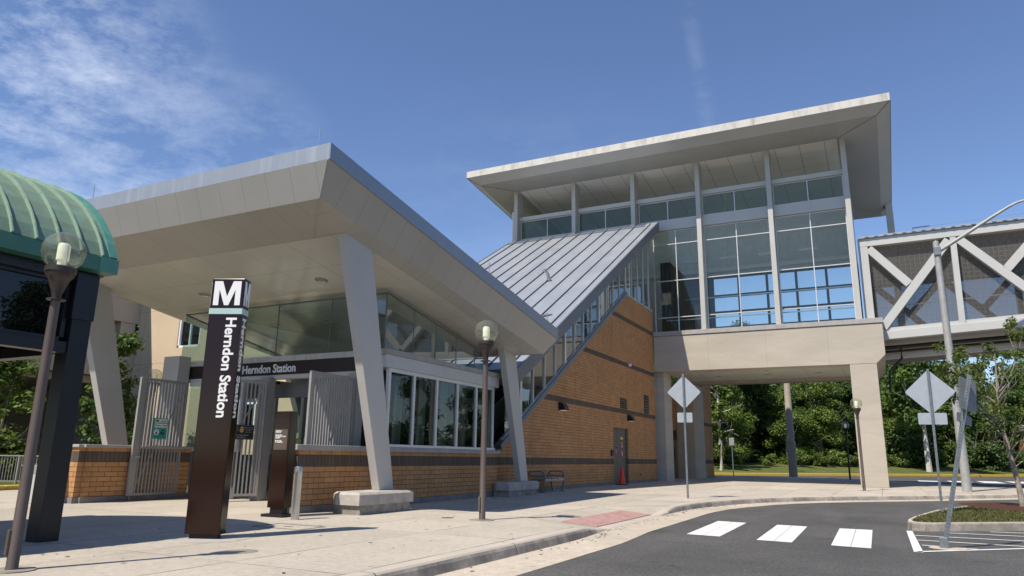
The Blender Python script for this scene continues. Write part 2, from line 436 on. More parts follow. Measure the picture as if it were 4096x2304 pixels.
M['leaf_bright'] = leafmat('leaf_bright', (.11, .185, .03), (.21, .28, .06))
M['leaf_yellow'] = leafmat('leaf_yellowing', (.075, .135, .026), (.19, .22, .05), 1.6)
M['grass'] = leafmat('grass_blades', (.095, .115, .03), (.24, .215, .09), 1.1)
def groundgrass():
    b = NB('grass_ground')
    c = b.mix(b.ramp(b.noise(.5, 6, .7), .3, .7), (.075, .10, .026), (.145, .155, .055))
    c = b.mix(1.0, c, b.mix(b.ramp(b.noise(40, 3), .3, .7), (.6,)*3, (1.3,)*3), 'MULTIPLY')
    return b.fin(c, .95, 0, .1)
M['groundgrass'] = groundgrass()
M['mulch'] = simple('bark_mulch', (.085, .04, .028), .95, 0, .5, 22, .1, .8, 40)
M['reartruss'] = simple('shaded_truss_paint', (.40, .385, .36), .45)  # rear truss shade put into a darker copy of the paint
M['mesh'] = None
def meshmat(far=False):
    b = NB('wire_mesh_far' if far else 'wire_mesh'); p = b.sep(b.pos())
    def line(o, s, wd): return b.math('LESS_THAN', b.math('FRACT', b.math('ADD', b.math('DIVIDE', o, s), 500.0)), wd)
    k = b.math('MAXIMUM', line(p[0], .22, .2), line(p[2], .22, .2))
    if far: k = b.math('ADD', b.math('MULTIPLY', k, 0.0), .40)
    else: k = b.math('ADD', b.math('MULTIPLY', k, .15), .22)
    tr = b.n("ShaderNodeBsdfTransparent"); ms = b.n("ShaderNodeMixShader")
    b.fin((.17, .16, .148), .6, .1)
    b.l(k, ms.inputs[0]); b.l(tr.outputs[0], ms.inputs[1]); b.l(b.b.outputs[0], ms.inputs[2]); b.l(ms.outputs[0], b.out.inputs[0])
    return b.m
M['mesh'] = meshmat()
M['meshfar'] = meshmat(True)

# ---------------------------------------------------------------- mesh helpers
ORG = {}
class MB:
    def __init__(s): s.v = []; s.f = []; s.m = []; s.cur = 0
    def mat(s, i): s.cur = i; return s
    def poly(s, pts):
        i = len(s.v); s.v += [tuple(p) for p in pts]; s.f.append(tuple(range(i, i+len(pts)))); s.m.append(s.cur); return s
    def box(s, x0, y0, z0, x1, y1, z1):
        x0, x1 = sorted((x0, x1)); y0, y1 = sorted((y0, y1)); z0, z1 = sorted((z0, z1))
        i = len(s.v)
        s.v += [(x0, y0, z0), (x1, y0, z0), (x1, y1, z0), (x0, y1, z0), (x0, y0, z1), (x1, y0, z1), (x1, y1, z1), (x0, y1, z1)]
        for q in ((0, 3, 2, 1), (4, 5, 6, 7), (0, 1, 5, 4), (1, 2, 6, 5), (2, 3, 7, 6), (3, 0, 4, 7)):
            s.f.append(tuple(i+k for k in q)); s.m.append(s.cur)
        return s
    def prism(s, pts, vec):
        """a flat polygon pushed along vec"""
        n = len(pts); i = len(s.v); vec = Vector(vec)
        s.v += [tuple(p) for p in pts] + [tuple(Vector(p)+vec) for p in pts]
        s.f.append(tuple(range(i, i+n))); s.m.append(s.cur)
        s.f.append(tuple(range(i+2*n-1, i+n-1, -1))); s.m.append(s.cur)
        for k in range(n):
            a, b = i+k, i+(k+1) % n
            s.f.append((a, b, b+n, a+n)[::-1]); s.m.append(s.cur)
        return s
    def loft(s, a, b):
        """two equal rings joined and capped"""
        n = len(a); i = len(s.v); s.v += [tuple(p) for p in a] + [tuple(p) for p in b]
        s.f.append(tuple(range(i+n-1, i-1, -1))); s.m.append(s.cur)
        s.f.append(tuple(range(i+n, i+2*n))); s.m.append(s.cur)
        for k in range(n):
            p, q = i+k, i+(k+1) % n
            s.f.append((p, q, q+n, p+n)); s.m.append(s.cur)
        return s
    def bar(s, a, b, w, h, up=(0, 0, 1)):
        """rectangular bar from a to b, w across, h along up"""
        a, b = Vector(a), Vector(b); d = (b-a).normalized(); up = Vector(up)
        sd = d.cross(up)
        if sd.length < 1e-4: sd = d.cross(Vector((1, 0, 0)))
        sd.normalize(); u = sd.cross(d).normalized()
        ring = lambda p: [p+sd*w/2+u*h/2, p-sd*w/2+u*h/2, p-sd*w/2-u*h/2, p+sd*w/2-u*h/2]
        return s.loft(ring(a), ring(b))
    def tube(s, path, r, n=10):
        path = [Vector(p) for p in path]; rr = r if isinstance(r, (list, tuple)) else [r]*len(path)
        rings = []
        for k, p in enumerate(path):
            d = (path[min(k+1, len(path)-1)] - path[max(k-1, 0)]).normalized()
            a = d.cross(Vector((0, 0, 1)))
            if a.length < 1e-3: a = d.cross(Vector((1, 0, 0)))
            a.normalize(); b = d.cross(a)
            rings.append([p+(a*math.cos(t)+b*math.sin(t))*rr[k] for t in [2*math.pi*j/n for j in range(n)]])
        i = len(s.v)
        for rg in rings: s.v += [tuple(q) for q in rg]
        for k in range(len(rings)-1):
            for j in range(n):
                a0 = i+k*n+j; b0 = i+k*n+(j+1) % n
                s.f.append((a0, b0, b0+n, a0+n)); s.m.append(s.cur)
        s.f.append(tuple(i+j for j in range(n-1, -1, -1))); s.m.append(s.cur)
        s.f.append(tuple(i+(len(rings)-1)*n+j for j in range(n))); s.m.append(s.cur)
        return s
    def lathe(s, prof, c=(0, 0, 0), n=24):
        i = len(s.v); c = Vector(c)
        for r, z in prof:
            for j in range(n):
                t = 2*math.pi*j/n; s.v.append((c.x+r*math.cos(t), c.y+r*math.sin(t), c.z+z))
        for k in range(len(prof)-1):
            for j in range(n):
                a = i+k*n+j; b = i+k*n+(j+1) % n
                s.f.append((a, b, b+n, a+n)); s.m.append(s.cur)
        if prof[0][0] > 1e-4: s.f.append(tuple(i+j for j in range(n-1, -1, -1))); s.m.append(s.cur)
        if prof[-1][0] > 1e-4: s.f.append(tuple(i+(len(prof)-1)*n+j for j in range(n))); s.m.append(s.cur)
        return s
    def build(s, name, mats, parent=None, bevel=0.0, smooth=False, world=True):
        me = bpy.data.meshes.new(name)
        o = bpy.data.objects.new(name, me); COL.objects.link(o)
        off = ORG.get(parent, Vector((0, 0, 0))) if world else Vector((0, 0, 0))
        me.from_pydata([tuple(Vector(p)-off) for p in s.v], [], s.f)
        if not isinstance(mats, (list, tuple)): mats = [mats]
        for q in mats: me.materials.append(M[q] if isinstance(q, str) else q)
        me.polygons.foreach_set('material_index', s.m)
        bm = bmesh.new(); bm.from_mesh(me)
        bmesh.ops.recalc_face_normals(bm, faces=bm.faces)
        bm.to_mesh(me); bm.free()
        if smooth:
            for p in me.polygons: p.use_smooth = True
            try: me.set_sharp_from_angle(angle=R(38))
            except Exception: pass
        if bevel:
            md = o.modifiers.new('bevel', 'BEVEL'); md.width = bevel; md.segments = 2; md.limit_method = 'ANGLE'; md.angle_limit = R(40)
        if parent: o.parent = parent
        ORG[o] = off if parent else Vector((0, 0, 0))
        return o
def thing(name, label, cat, loc=(0, 0, 0), group=None, rz=0.0):
    o = bpy.data.objects.new(name, None); o.empty_display_size = .2; COL.objects.link(o)
    o.location = loc; o.rotation_euler.z = rz
    o['label'] = label; o['category'] = cat
    if group: o['group'] = group
    ORG[o] = Vector(loc) if rz == 0 else Vector((0, 0, 0))
    return o
def tag(o, label, cat, group=None):
    o['label'] = label; o['category'] = cat
    if group: o['group'] = group
    return o
def setting(o, kind='structure'):
    o['kind'] = kind; return o
def copy_tree(o, parent=None):
    c = o.copy(); COL.objects.link(c); c.parent = parent
    for ch in o.children: copy_tree(ch, c)
    return c
def text(name, body, size, mat, parent, loc, xdir, ydir, bold=0.0, depth=.004, align='LEFT', width=None, world=True):
    cu = bpy.data.curves.new('lettering', 'FONT'); cu.body = body; cu.size = size; cu.extrude = depth; cu.offset = bold; cu.align_x = align
    cu.resolution_u = 4
    t = bpy.data.objects.new('lettering', cu)
    me = bpy.data.meshes.new_from_object(t)
    bpy.data.objects.remove(t)
    o = bpy.data.objects.new(name, me); COL.objects.link(o)
    x = Vector(xdir).normalized(); y = Vector(ydir).normalized(); z = x.cross(y)
    xs = [v.co.x for v in me.vertices] or [0]
    k = 1.0 if width is None else width/(max(xs)-min(xs))
    x0 = min(xs) if width is not None else 0
    off = ORG.get(parent, Vector()) if world else Vector()
    for v in me.vertices:
        p = v.co; v.co = Vector(loc)-off + x*((p.x-x0)*k) + y*p.y + z*p.z
    me.materials.clear(); me.materials.append(M[mat])
    o.parent = parent; ORG[o] = off
    return o

# ---------------------------------------------------------------- ground
G = -.15
g = MB().poly([(-1500, -600, -.20), (1500, -600, -.20), (1500, 2400, -.20), (-1500, 2400, -.20)])
setting(g.build('ground', 'groundgrass'))
a = MB().poly([(-60, -40, G), (60, -40, G), (60, 96, G), (20, 101.5, G), (-2, 75.2, G), (-13, 62.4, G), (-60, 60, G)])
setting(a.build('road', 'asphalt'))

# kerb line of the pavement: (x, y, how high the top is)
KP = [(-4.62, -6, 0), (-4.62, 4, 0), (-4.60, 8.7, 0), (-4.60, 11.3, 0), (-4.64, 11.9, -.01), (-4.70, 12.6, -.07), (-4.76, 13.3, -.13), (-4.78, 15.2, -.13), (-4.80, 17.1, -.13), (-4.82, 17.9, -.07),
      (-4.82, 18.6, -.01), (-4.80, 19.4, 0), (-4.66, 20.8, 0), (-4.38, 22.1, 0), (-3.92, 23.7, 0), (-3.32, 25.1, 0), (-2.5, 26.5, 0), (-1.5, 27.8, 0), (-.2, 29.3, 0), (1.17, 30.9, 0), (3, 33.3, 0), (4.8, 35.6, 0), (7, 38.5, 0), (9, 41.2, 0)]
def normals(path):
    out = []
    for i, p in enumerate(path):
        a = Vector(path[max(i-1, 0)][:2]); b = Vector(path[min(i+1, len(path)-1)][:2]); d = (b-a).normalized()
        out.append(Vector((d.y, -d.x)))      # to the right of travel: towards the road
    return out
KN = normals(KP)
def off(i, d, z): return (KP[i][0]+KN[i].x*d, KP[i][1]+KN[i].y*d, z)
k = MB()
for i in range(len(KP)-1):
    rows = []
    for j in (i, i+1):
        zt = KP[j][2]
        h = max(zt-G-.02, 0)
        rows.append([off(j, -.20, zt+.004), off(j, -.035, zt+.004), off(j, -.008, zt-.10*h-.003), off(j, .012, zt-.35*h-.004), off(j, .04, G)])
    for q in range(4):
        k.poly([rows[0][q], rows[0][q+1], rows[1][q+1], rows[1][q]])
setting(k.build('kerb', 'kerb', smooth=True))
gt = MB()
for i in range(len(KP)-1):
    gt.poly([off(i, .03, G+.006), off(i, .80, G+.005), off(i+1, .80, G+.005), off(i+1, .03, G+.006)])
setting(gt.build('gutter_apron', 'gutter'))
pv = MB()
inner = [off(i, -.20, 0) for i in range(len(KP))]
left = [p for p, q in zip(inner, KP) if q[1] <= 11.9]
right = [p for p, q in zip(inner, KP) if q[1] >= 18.6]
main = left + [(-6.5, 13.3, 0), (-6.5, 17.1, 0)] + right + [(7, 44, 0), (3, 48, 0), (-1, 55.5, 0), (-10, 58.0, 0), (-22.8, 58.2, 0), (-22.8, 12.6, 0), (-21.6, 10.6, 0), (-21.6, -6, 0)]
pv.poly(main)
lo = [p for p, q in zip(inner, KP) if 11.9 <= q[1] <= 13.3]
lo = [(p[0], p[1], q[2]+.004) for p, q in zip(inner, KP) if 11.9 <= q[1] <= 13.3]
mid = [(p[0], p[1], q[2]+.004) for p, q in zip(inner, KP) if 13.3 <= q[1] <= 17.1]
hi = [(p[0], p[1], q[2]+.004) for p, q in zip(inner, KP) if 17.1 <= q[1] <= 18.6]
for seg, top in ((lo, (-6.5, 13.3, 0)), (hi, (-6.5, 17.1, 0))):
    for i in range(len(seg)-1): pv.poly([top, seg[i], seg[i+1]])
for i in range(len(mid)-1):
    t0 = (-6.5, mid[i][1], 0); t1 = (-6.5, mid[i+1][1], 0)
    pv.poly([t0, mid[i], mid[i+1], t1])
setting(pv.build('pavement', 'paving'))
# red tactile mat lying on the ramp, with its rows of domes
def rampz(x): return -.13*(x+6.5)/(6.5-4.98)+.004
tm = MB()
tq = [(-5.72, 13.42), (-4.99, 13.42), (-4.99, 17.05), (-5.72, 17.05)]
tm.prism([(x, y, rampz(x)+.004) for x, y in tq], (0, 0, .008))
for i in range(11):
    for j in range(54):
        x = -5.69+i*.066; y = 13.46+j*.0665; z = rampz(x)+.010
        tm.loft([(x-.018, y-.018, z), (x+.018, y-.018, z), (x+.018, y+.018, z), (x-.018, y+.018, z)], [(x-.01, y-.01, z+.012), (x+.01, y-.01, z+.012), (x+.01, y+.01, z+.012), (x-.01, y+.01, z+.012)])
tag(tm.build('tactile_paving', 'tactile'), 'faded red tactile paving mat set in the dropped kerb ramp', 'tactile paving')
# crosswalk bars and the hatched parking marks
for i, q in enumerate([[(-3.283, 13.39), (-2.689, 13.319), (-2.758, 16.5), (-3.371, 16.611)], [(-2.051, 13.132), (-1.485, 13.075), (-1.541, 16.381), (-2.127, 16.427)], [(-.894, 13.012), (-.32, 12.922), (-.35, 16.356), (-.939, 16.331)]]):
    cb = MB()
    c = [Vector((x, y, G+.005)) for x, y in q]
    m0 = (c[0]+c[1])/2; m1 = (c[3]+c[2])/2
    e = Vector((.006, 0, 0))
    cb.poly([c[0], m0-e, m1-e*.6, c[3]]).poly([m0+e*.3, c[1], c[2], m1+e])
    setting(cb.build('crosswalk_marking', 'roadpaint'))
hm = MB()
def stripe(b, p, q, wd, z=G+.006):
    p = Vector((*p, z)); q = Vector((*q, z)); d = (q-p).normalized(); n = Vector((-d.y, d.x, 0))*wd/2
    b.poly([p+n, q+n, q-n, p-n])
hm.poly([(.24, 16.6, G+.006), (.342, 16.6, G+.006), (.38, 12.80, G+.006), (.255, 12.80, G+.006)])
stripe(hm, (.30, 12.86), (4.2, 16.6), .09)
for p, q in (((.40, 13.87), (1.16, 13.73)), ((.37, 14.72), (2.4, 14.62)), ((.36, 15.62), (3.4, 15.7)), ((.95, 16.55), (3.4, 16.75)), ((1.7, 17.33), (3.4, 17.6))):
    stripe(hm, p, q, .085, G+.009)
setting(hm.build('parking_marking', 'roadpaint'))
# far crossing bars on the road behind the pier
fb = MB()
for x in range(5):
    fb.poly([(2.0+x*2.0, 58.0+x*1.4, G+.006), (3.3+x*2.0, 58.0+x*1.4, G+.006), (3.3+x*2.0, 63.5+x*1.4, G+.006), (2.0+x*2.0, 63.5+x*1.4, G+.006)])
setting(fb.build('crosswalk_marking', 'roadpaint'))
# planted island by the leaning post
IS = [(.27, 16.98), (.34, 16.72), (.56, 16.70), (2.4, 18.22), (6, 21.2), (10, 25.5), (10, 30), (6, 29.5), (3.4, 27.2), (1.9, 24.5), (.95, 21.4), (.42, 18.6), (.28, 17.5)]
icn = Vector((3.5, 23.0))
def shrink(p, d):
    v = (icn-Vector(p)).normalized(); return (p[0]+v.x*d, p[1]+v.y*d)
ik = MB()
for i in range(len(IS)):
    p, q = IS[i], IS[(i+1) % len(IS)]
    rows = [[(*a_, G), (*shrink(a_, .03), -.02), (*shrink(a_, .06), .006), (*shrink(a_, .22), .008), (*shrink(a_, .24), -.06)] for a_ in (p, q)]
    for r_ in range(4): ik.poly([rows[0][r_], rows[1][r_], rows[1][r_+1], rows[0][r_+1]])
setting(ik.build('island_kerb', 'kerb', smooth=True))
it = MB().poly([(*shrink(p, .2), -.01) for p in IS])
setting(it.build('island_soil', 'groundgrass'))
mu = MB()
mring = [(3.35+1.55*math.cos(t)*(1+.1*math.sin(3*t)), 24.6+2.3*math.sin(t), .0) for t in [2*math.pi*i/20 for i in range(20)]]
mu.poly([(x, y, .012) for x, y, z in mring])
setting(mu.build('mulch_bed', 'mulch'))
# far kerb painted yellow, its verge, and the one at the left edge
def kerbrun(name, pts, mat, h=.14, wd=.18):
    b = MB()
    for i in range(len(pts)-1):
        p, q = Vector((*pts[i], 0)), Vector((*pts[i+1], 0)); d = (q-p).normalized(); n = Vector((-d.y, d.x, 0))*wd
        b.prism([p+Vector((0, 0, G)), p+Vector((0, 0, G+h)), p+n+Vector((0, 0, G+h)), p+n+Vector((0, 0, G))], q-p)
    return setting(b.build(name, mat, bevel=.02))
kerbrun('yellow_kerb', [(-60, 60.2), (-13, 62.6), (-2, 75.4), (20, 101.7), (60, 96.3)], 'yellowpaint', .24, .5)
kerbrun('yellow_kerb', [(-21.7, -6), (-21.7, 10.6), (-22.9, 12.6), (-22.9, 58)], 'yellowpaint', .28, .2)
kerbrun('island_kerb', [(9.5, 60), (11.0, 63), (14, 66), (22, 70)], 'kerb', .16, .2)
vg = MB().poly([(9.6, 60.1, -.02), (24, 60, -.02), (24, 70.4, -.02), (14, 65.9, -.02), (11.1, 63, -.02)])
setting(vg.build('far_verge', 'groundgrass'))
bkp = [(-60, 60.2), (-13, 62.6), (-2, 75.4), (20, 101.7), (60, 96.3)]
bk_ = MB(); rows = []
for d_, z_ in ((.45, .07), (2.0, .22), (6.0, .62), (14, 1.0), (60, 1.6)):
    rows.append([(-60, 60.2+d_, z_), (-13-.45*d_, 62.6+.92*d_, z_), (-2-.72*d_, 75.4+.70*d_, z_), (20-.3*d_, 101.7+.9*d_, z_), (60, 96.3+d_*1.2, z_)])
for i in range(4):
    for j in range(4): bk_.poly([rows[i][j], rows[i][j+1], rows[i+1][j+1], rows[i+1][j]])
setting(bk_.build('grass_bank', 'groundgrass', smooth=True))
lv = MB().poly([(-23.1, -6, .10), (-23.1, 58, .10), (-30.2, 58, .10), (-30.2, -6, .10)])
setting(lv.build('left_verge', 'groundgrass'))
def blades(name, region, n, h, mat, z=0.0, seed=3):
    rng = np.random.default_rng(seed); v = []; f = []
    pts = []
    while len(pts) < n:
        p = region(rng)
        if p is not None: pts.append(p)
    for x, y in pts:
        a = rng.uniform(0, 6.28); hh = h*rng.uniform(.5, 1.3); wd = .012+.01*rng.random()
        lx, ly = rng.normal(0, h*.45, 2)
        dx, dy = math.cos(a)*wd, math.sin(a)*wd
        i = len(v); v += [(x-dx, y-dy, z), (x+dx, y+dy, z), (x+lx, y+ly, z+hh)]; f.append((i, i+1, i+2))
    me = bpy.data.meshes.new(name); me.from_pydata(v, [], f); me.materials.append(M[mat])
    o = bpy.data.objects.new(name, me); COL.objects.link(o); o['kind'] = 'stuff'
    o['label'] = 'dry green grass growing in the verge'; o['category'] = 'grass'
    return o
def inpoly(x, y, P):
    ins = False; j = len(P)-1
    for i in range(len(P)):
        if (P[i][1] > y) != (P[j][1] > y) and x < (P[j][0]-P[i][0])*(y-P[i][1])/(P[j][1]-P[i][1])+P[i][0]: ins = not ins
        j = i
    return ins
ISS = [shrink(p, .2) for p in IS]
def isl(rng):
    x, y = rng.uniform(.2, 6), rng.uniform(16.6, 25)
    if not inpoly(x, y, ISS): return None
    if ((x-3.35)/1.5)**2+((y-24.6)/2.2)**2 < 1: return None
    return x, y
gi = blades('island_grass', isl, 12000, .045, 'grass', -.01, 5)
gi['label'] = 'short dry grass growing on the kerbed island below the young tree'
del gi['category']
del gi['label']
# drain covers and the litter of leaves on the pavement
for (x, y, r_), lb in (((-7.55, 12.2, .12), 'round iron drain cover flush in the pavement near the footing block'), ((-8.7, 9.2, .3), 'square access cover in the shaded pavement behind the station pylon')):
    b = MB()
    if r_ < .2: b.lathe([(r_, .001), (r_, .006), (r_*.8, .006), (.001, .005)], (x, y, 0), 20)
    else:
        for p0, p1 in (((x-.5, y-.3), (x+.5, y-.3)), ((x+.5, y-.3), (x+.5, y+.3)), ((x+.5, y+.3), (x-.5, y+.3)), ((x-.5, y+.3), (x-.5, y-.3))):
            b.bar((*p0, .004), (*p1, .004), .02, .004)
        b.box(x-.09, y-.01, .002, x+.09, y+.01, .006)
    tag(b.build('drain_cover' if r_ < .2 else 'access_cover', 'darkgrey'), lb, 'cover')

rngL = np.random.default_rng(21)
lt = MB()
for i in range(420):
    j = int(rngL.integers(1, len(KP)-2)); f_ = rngL.random()
    a_ = Vector(off(j, .05+abs(rngL.normal())*.16, G+.010)); b_ = Vector(off(j+1, .05+abs(rngL.normal())*.16, G+.010))
    q = a_.lerp(b_, f_)
    if rngL.random() < .35: q = Vector((rngL.uniform(-10, -4.9), rngL.uniform(5, 34), .006))
    if q.z > 0 and -6.6 < q.x and 11.8 < q.y < 18.7: continue
    t_ = rngL.uniform(0, 6.28); l_ = rngL.uniform(.012, .045); d_ = Vector((math.cos(t_), math.sin(t_), 0)); n_ = Vector((-d_.y, d_.x, 0))
    lt.poly([q-d_*l_, q+n_*l_*.45+Vector((0, 0, .006)), q+d_*l_, q-n_*l_*.45])
lto = lt.build('leaf_litter', simple('dry_leaf', (.10, .07, .04), .9, 0, .4, 20)); lto['kind'] = 'stuff'
# ---------------------------------------------------------------- entrance pavilion
XK = -10.45
pav = thing('entrance_pavilion', 'station entrance pavilion with upswept metal canopy, glass screens and brick base walls', 'building', (-14, 14, 0))
def lowwall(b, x0, y0, x1, y1, faces):
    """brick dwarf wall: plinth, brick, dark band, brick"""
    b.mat(2).box(x0-.03, y0-.03, 0, x1+.03, y1+.03, .13)
    b.mat(0).box(x0, y0, .13, x1, y1, .90)
    b.mat(1).box(x0-.003, y0-.003, .90, x1+.003, y1+.003, 1.135)
    b.mat(0).box(x0, y0, 1.135, x1, y1, 1.22)
BW = ['brick', 'band', 'plinth']
b = MB(); lowwall(b, -10.74, 11.15, XK, 19.6, None); lowwall(b, -10.72, 10.95, -10.58, 11.147, None)
b.build('brick_wall', BW, pav)
b = MB(); lowwall(b, -16.72, 10.50, -16.15, 13.3, None); lowwall(b, -16.62, 10.35, -16.20, 10.497, None); b.build('brick_wall', BW, pav)
b = MB().box(-10.80, 11.06, 1.22, XK+.06, 19.7, 1.335); b.mat(0).box(-10.78, 10.89, 1.223, -10.53, 11.058, 1.332); b.build('sill', 'cap', pav, .012)
b = MB().box(-16.78, 10.42, 1.22, -16.09, 13.3, 1.29); b.mat(0).box(-16.66, 10.30, 1.222, -16.16, 10.418, 1.288); b.build('sill', 'cap', pav, .012)
# side window strip above the right-hand wall
mull = [13.98, 15.02, 16.08, 17.13, 18.18, 19.2]
fr = MB()
for i, y in enumerate(mull): fr.box(XK-.03, y-.045, 1.40, XK+.06, y+.045, 3.10)
fr.box(XK-.03, mull[0]-.05, 3.10, XK+.06, mull[-1]+.05, 3.19).box(XK-.03, mull[0]-.05, 1.336, XK+.06, mull[-1]+.15, 1.40)
win = fr.build('window_frame', 'frame', pav, .006)
for i in range(5):
    MB().box(XK+.0, mull[i]+.045, 1.40, XK+.012, mull[i+1]-.045, 3.10).build('pane', 'glassside', win)
# inclined interior posts seen through the panes
for y in (14.75, 15.8, 16.85, 17.9):
    MB().bar((XK-.25, y, 1.34), (XK-.25, y+.05, 3.2), .10, .22, (0, 1, 0)).build('inner_post', 'col', pav)
# header beam, ledge and clerestory glass on the right side
MB().box(XK-.30, 13.75, 3.19, XK+.10, 19.45, 3.50).build('header_beam', 'white_metal', pav, .01)
MB().box(XK-.30, 13.70, 3.50, XK+.13, 19.55, 3.63).build('ledge', 'cap', pav, .008)
MB().box(-17.6, 13.66, 3.46, XK+.0, 14.0, 3.60).build('ledge', streaked('stained_ledge', (.48, .48, .46), (.24, .23, .22), .5, .1, .6, 10), pav, .008)
def czed(y): return 5.60-.16*(y-11.03)
yd = [13.80, 14.98, 16.03, 17.09, 18.13, 18.95]
gz = [5.0, 4.82, 4.63, 4.44, 4.25, 4.06]
for i in range(5):
    p = [(XK-.02, yd[i]+.012, 3.63), (XK-.02, yd[i+1]-.012, 3.63), (XK-.02, yd[i+1]-.012, gz[i+1]), (XK-.02, yd[i]+.012, gz[i])]
    MB().prism(p, (-.014, 0, 0)).build('clerestory_pane', 'glass', pav)
tf = MB().bar((XK-.03, yd[0], gz[0]+.015), (XK-.03, yd[5], gz[5]+.015), .03, .03)
xd = [-17.6, -15.75, -14.0, -12.2, XK-.05]
tf.bar((xd[0], 13.8, 5.0), (xd[-1], 13.8, 5.0), .03, .035).bar((-17.6, 13.8, 5.0), (-17.6, 18.9, 4.07), .03, .035)
tf.bar((-17.58, 18.9, 4.05), (XK-.05, 18.9, 4.05), .03, .03)
gd_ = MB()
for y in yd[1:5]: gd_.box(XK-.036, y-.011, 3.63, XK-.018, y+.011, 5.01-.178*(y-13.8))
for x in xd[1:4]: gd_.box(x-.011, 13.798, 3.60, x+.011, 13.818, 4.985)
gd_.box(XK-.036, 13.79, 3.6, XK-.016, 13.812, 4.985)
gd_.build('glass_joints', 'darkgrey', pav)
tf.build('glass_top_rail', 'darkgrey', pav)
for i in range(4):
    MB().box(xd[i]+.012, 13.80, 3.60, xd[i+1]-.012, 13.814, 4.985).build('clerestory_pane', 'glass', pav)
for i in range(5):
    p = [(-17.6, yd[i]+.012, 3.6), (-17.6, yd[i+1]-.012, 3.6), (-17.6, yd[i+1]-.012, gz[i+1]), (-17.6, yd[i]+.012, gz[i])]
    MB().prism(p, (-.014, 0, 0)).build('clerestory_pane', 'glass', pav)
# sign band over the entrance
sb = MB().box(-17.1, 13.70, 3.12, -10.75, 13.95, 3.46).build('sign_band', 'brownback', pav, .006)
text('lettering', 'Herndon Station', .30, 'silvertxt', sb, (-15.0, 13.69, 3.185), (1, 0, 0), (0, 0, 1), .006, .008, 'LEFT', 1.86)
MB().box(-17.1, 13.72, 3.02, -10.75, 13.95, 3.12).build('soffit_trim', 'white_metal', pav)
# gate posts and the low dark panel beside the left gate
for x0, x1 in ((-17.62, -17.0), ):
    MB().box(x0, 13.28, 0, x1, 13.66, 3.72).build('corner_post', 'col', pav, .01)
for x in (-14.02, -11.15):
    MB().box(x-.14, 13.55, 0, x+.14, 13.80, 3.05).build('gate_post', 'gate', pav, .01)
MB().box(-16.98, 13.70, .02, -14.9, 13.78, 1.17).build('low_panel', 'darkgrey', pav)
f = MB().box(-16.98, 13.68, 1.17, -14.9, 13.80, 1.28).box(-16.98, 13.70, 2.92, -14.9, 13.80, 3.02)
f.box(-15.0, 13.70, 1.28, -14.9, 13.80, 2.92)
fo = f.build('window_frame', 'frame', pav)
MB().box(-16.98, 13.74, 1.28, -15.0, 13.75, 2.92).build('pane', 'glass', fo)
# inside: floor, rear glazing with leaning posts, service booth
MB().box(-17.5, 13.9, .005, -11.0, 21, .02).build('inner_floor', 'intfloor', pav)
rg = MB()
for x in (-17.5, -16.2, -14.9, -13.6, -12.3, -11.1): rg.bar((x, 19.9, 0), (x+.18, 19.9, 3.5), .2, .2, (0, 1, 0))
rg.box(-17.6, 19.8, 2.55, -11.0, 20.0, 2.95).box(-17.6, 19.8, 3.4, -11, 20.0, 3.6).box(-17.6, 19.85, 0, -11, 19.95, .9)
rg.build('rear_frame', 'col', pav)
MB().box(-17.5, 18.6, 0, -15.8, 19.4, 1.1).build('service_counter', 'darkgrey', pav, .02)
MB().box(-12.4, 14.9, 0, -12.3, 20.6, 3.44).build('dark_backing', 'darkint', pav)  # added dark backing so the side windows look onto darkness
lw = MB()
for y in (14.9, 16.2, 17.5, 18.8): lw.box(-17.62, y-.06, 0, -17.48, y+.06, 3.46)
lw.box(-17.62, 13.7, 3.1, -17.48, 19.9, 3.46).box(-17.6, 13.7, 0, -17.5, 19.9, 1.1)
lw.build('side_frame', 'col', pav)
MB().box(-17.56, 13.8, 1.1, -17.55, 19.8, 3.1).build('pane', 'glass', pav)
MB().bar((-16.98, 14.2, 2.75), (-11.1, 14.2, 2.75), .12, .35).build('inner_beam', 'darkgrey', pav)
# canopy: fascia corner points and the folded soffit
FX0, FX1, FY0, FY1 = -19.55, -8.90, 9.68, 20.60
def ftop(y): return 6.94-.168*(y-FY0)
def fbot(y): return 6.61-.168*(y-FY0)
CX0, CX1, CY0, CY1 = -18.62, -9.53, 11.03, 19.6
cn = Vector((0, .16, 1)).normalized()
# roof skin
rf = MB().prism([(FX0+.02, FY0+.02, ftop(FY0)-.02), (FX1-.02, FY0+.02, ftop(FY0)-.02), (FX1-.02, FY1-.02, ftop(FY1)-.02), (FX0+.02, FY1-.02, ftop(FY1)-.02)], (0, 0, -.06))
rf.build('roof', 'roofmetal', pav)
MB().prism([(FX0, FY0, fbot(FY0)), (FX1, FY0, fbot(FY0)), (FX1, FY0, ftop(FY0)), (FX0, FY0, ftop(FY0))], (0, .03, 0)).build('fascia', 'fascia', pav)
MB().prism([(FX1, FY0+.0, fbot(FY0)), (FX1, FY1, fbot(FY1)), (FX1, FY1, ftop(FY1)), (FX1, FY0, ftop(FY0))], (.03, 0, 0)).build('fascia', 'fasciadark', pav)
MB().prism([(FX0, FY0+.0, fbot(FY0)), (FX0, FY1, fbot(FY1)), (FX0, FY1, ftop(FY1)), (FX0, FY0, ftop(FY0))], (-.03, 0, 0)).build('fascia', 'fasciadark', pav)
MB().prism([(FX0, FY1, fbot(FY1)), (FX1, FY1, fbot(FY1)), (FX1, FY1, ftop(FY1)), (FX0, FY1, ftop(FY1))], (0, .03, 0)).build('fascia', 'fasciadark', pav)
FLx, FLy = 9.20-0.05, 10.12           # fold lines
fx1, fx0, fy0, fy1 = -9.25, -19.22, 9.92, 20.3
def foldz(y): return 5.955-.16*(y-fy0)
S0 = (-10.37, CY0, czed(CY0)); S0b = (CX0+.8, CY0, czed(CY0))
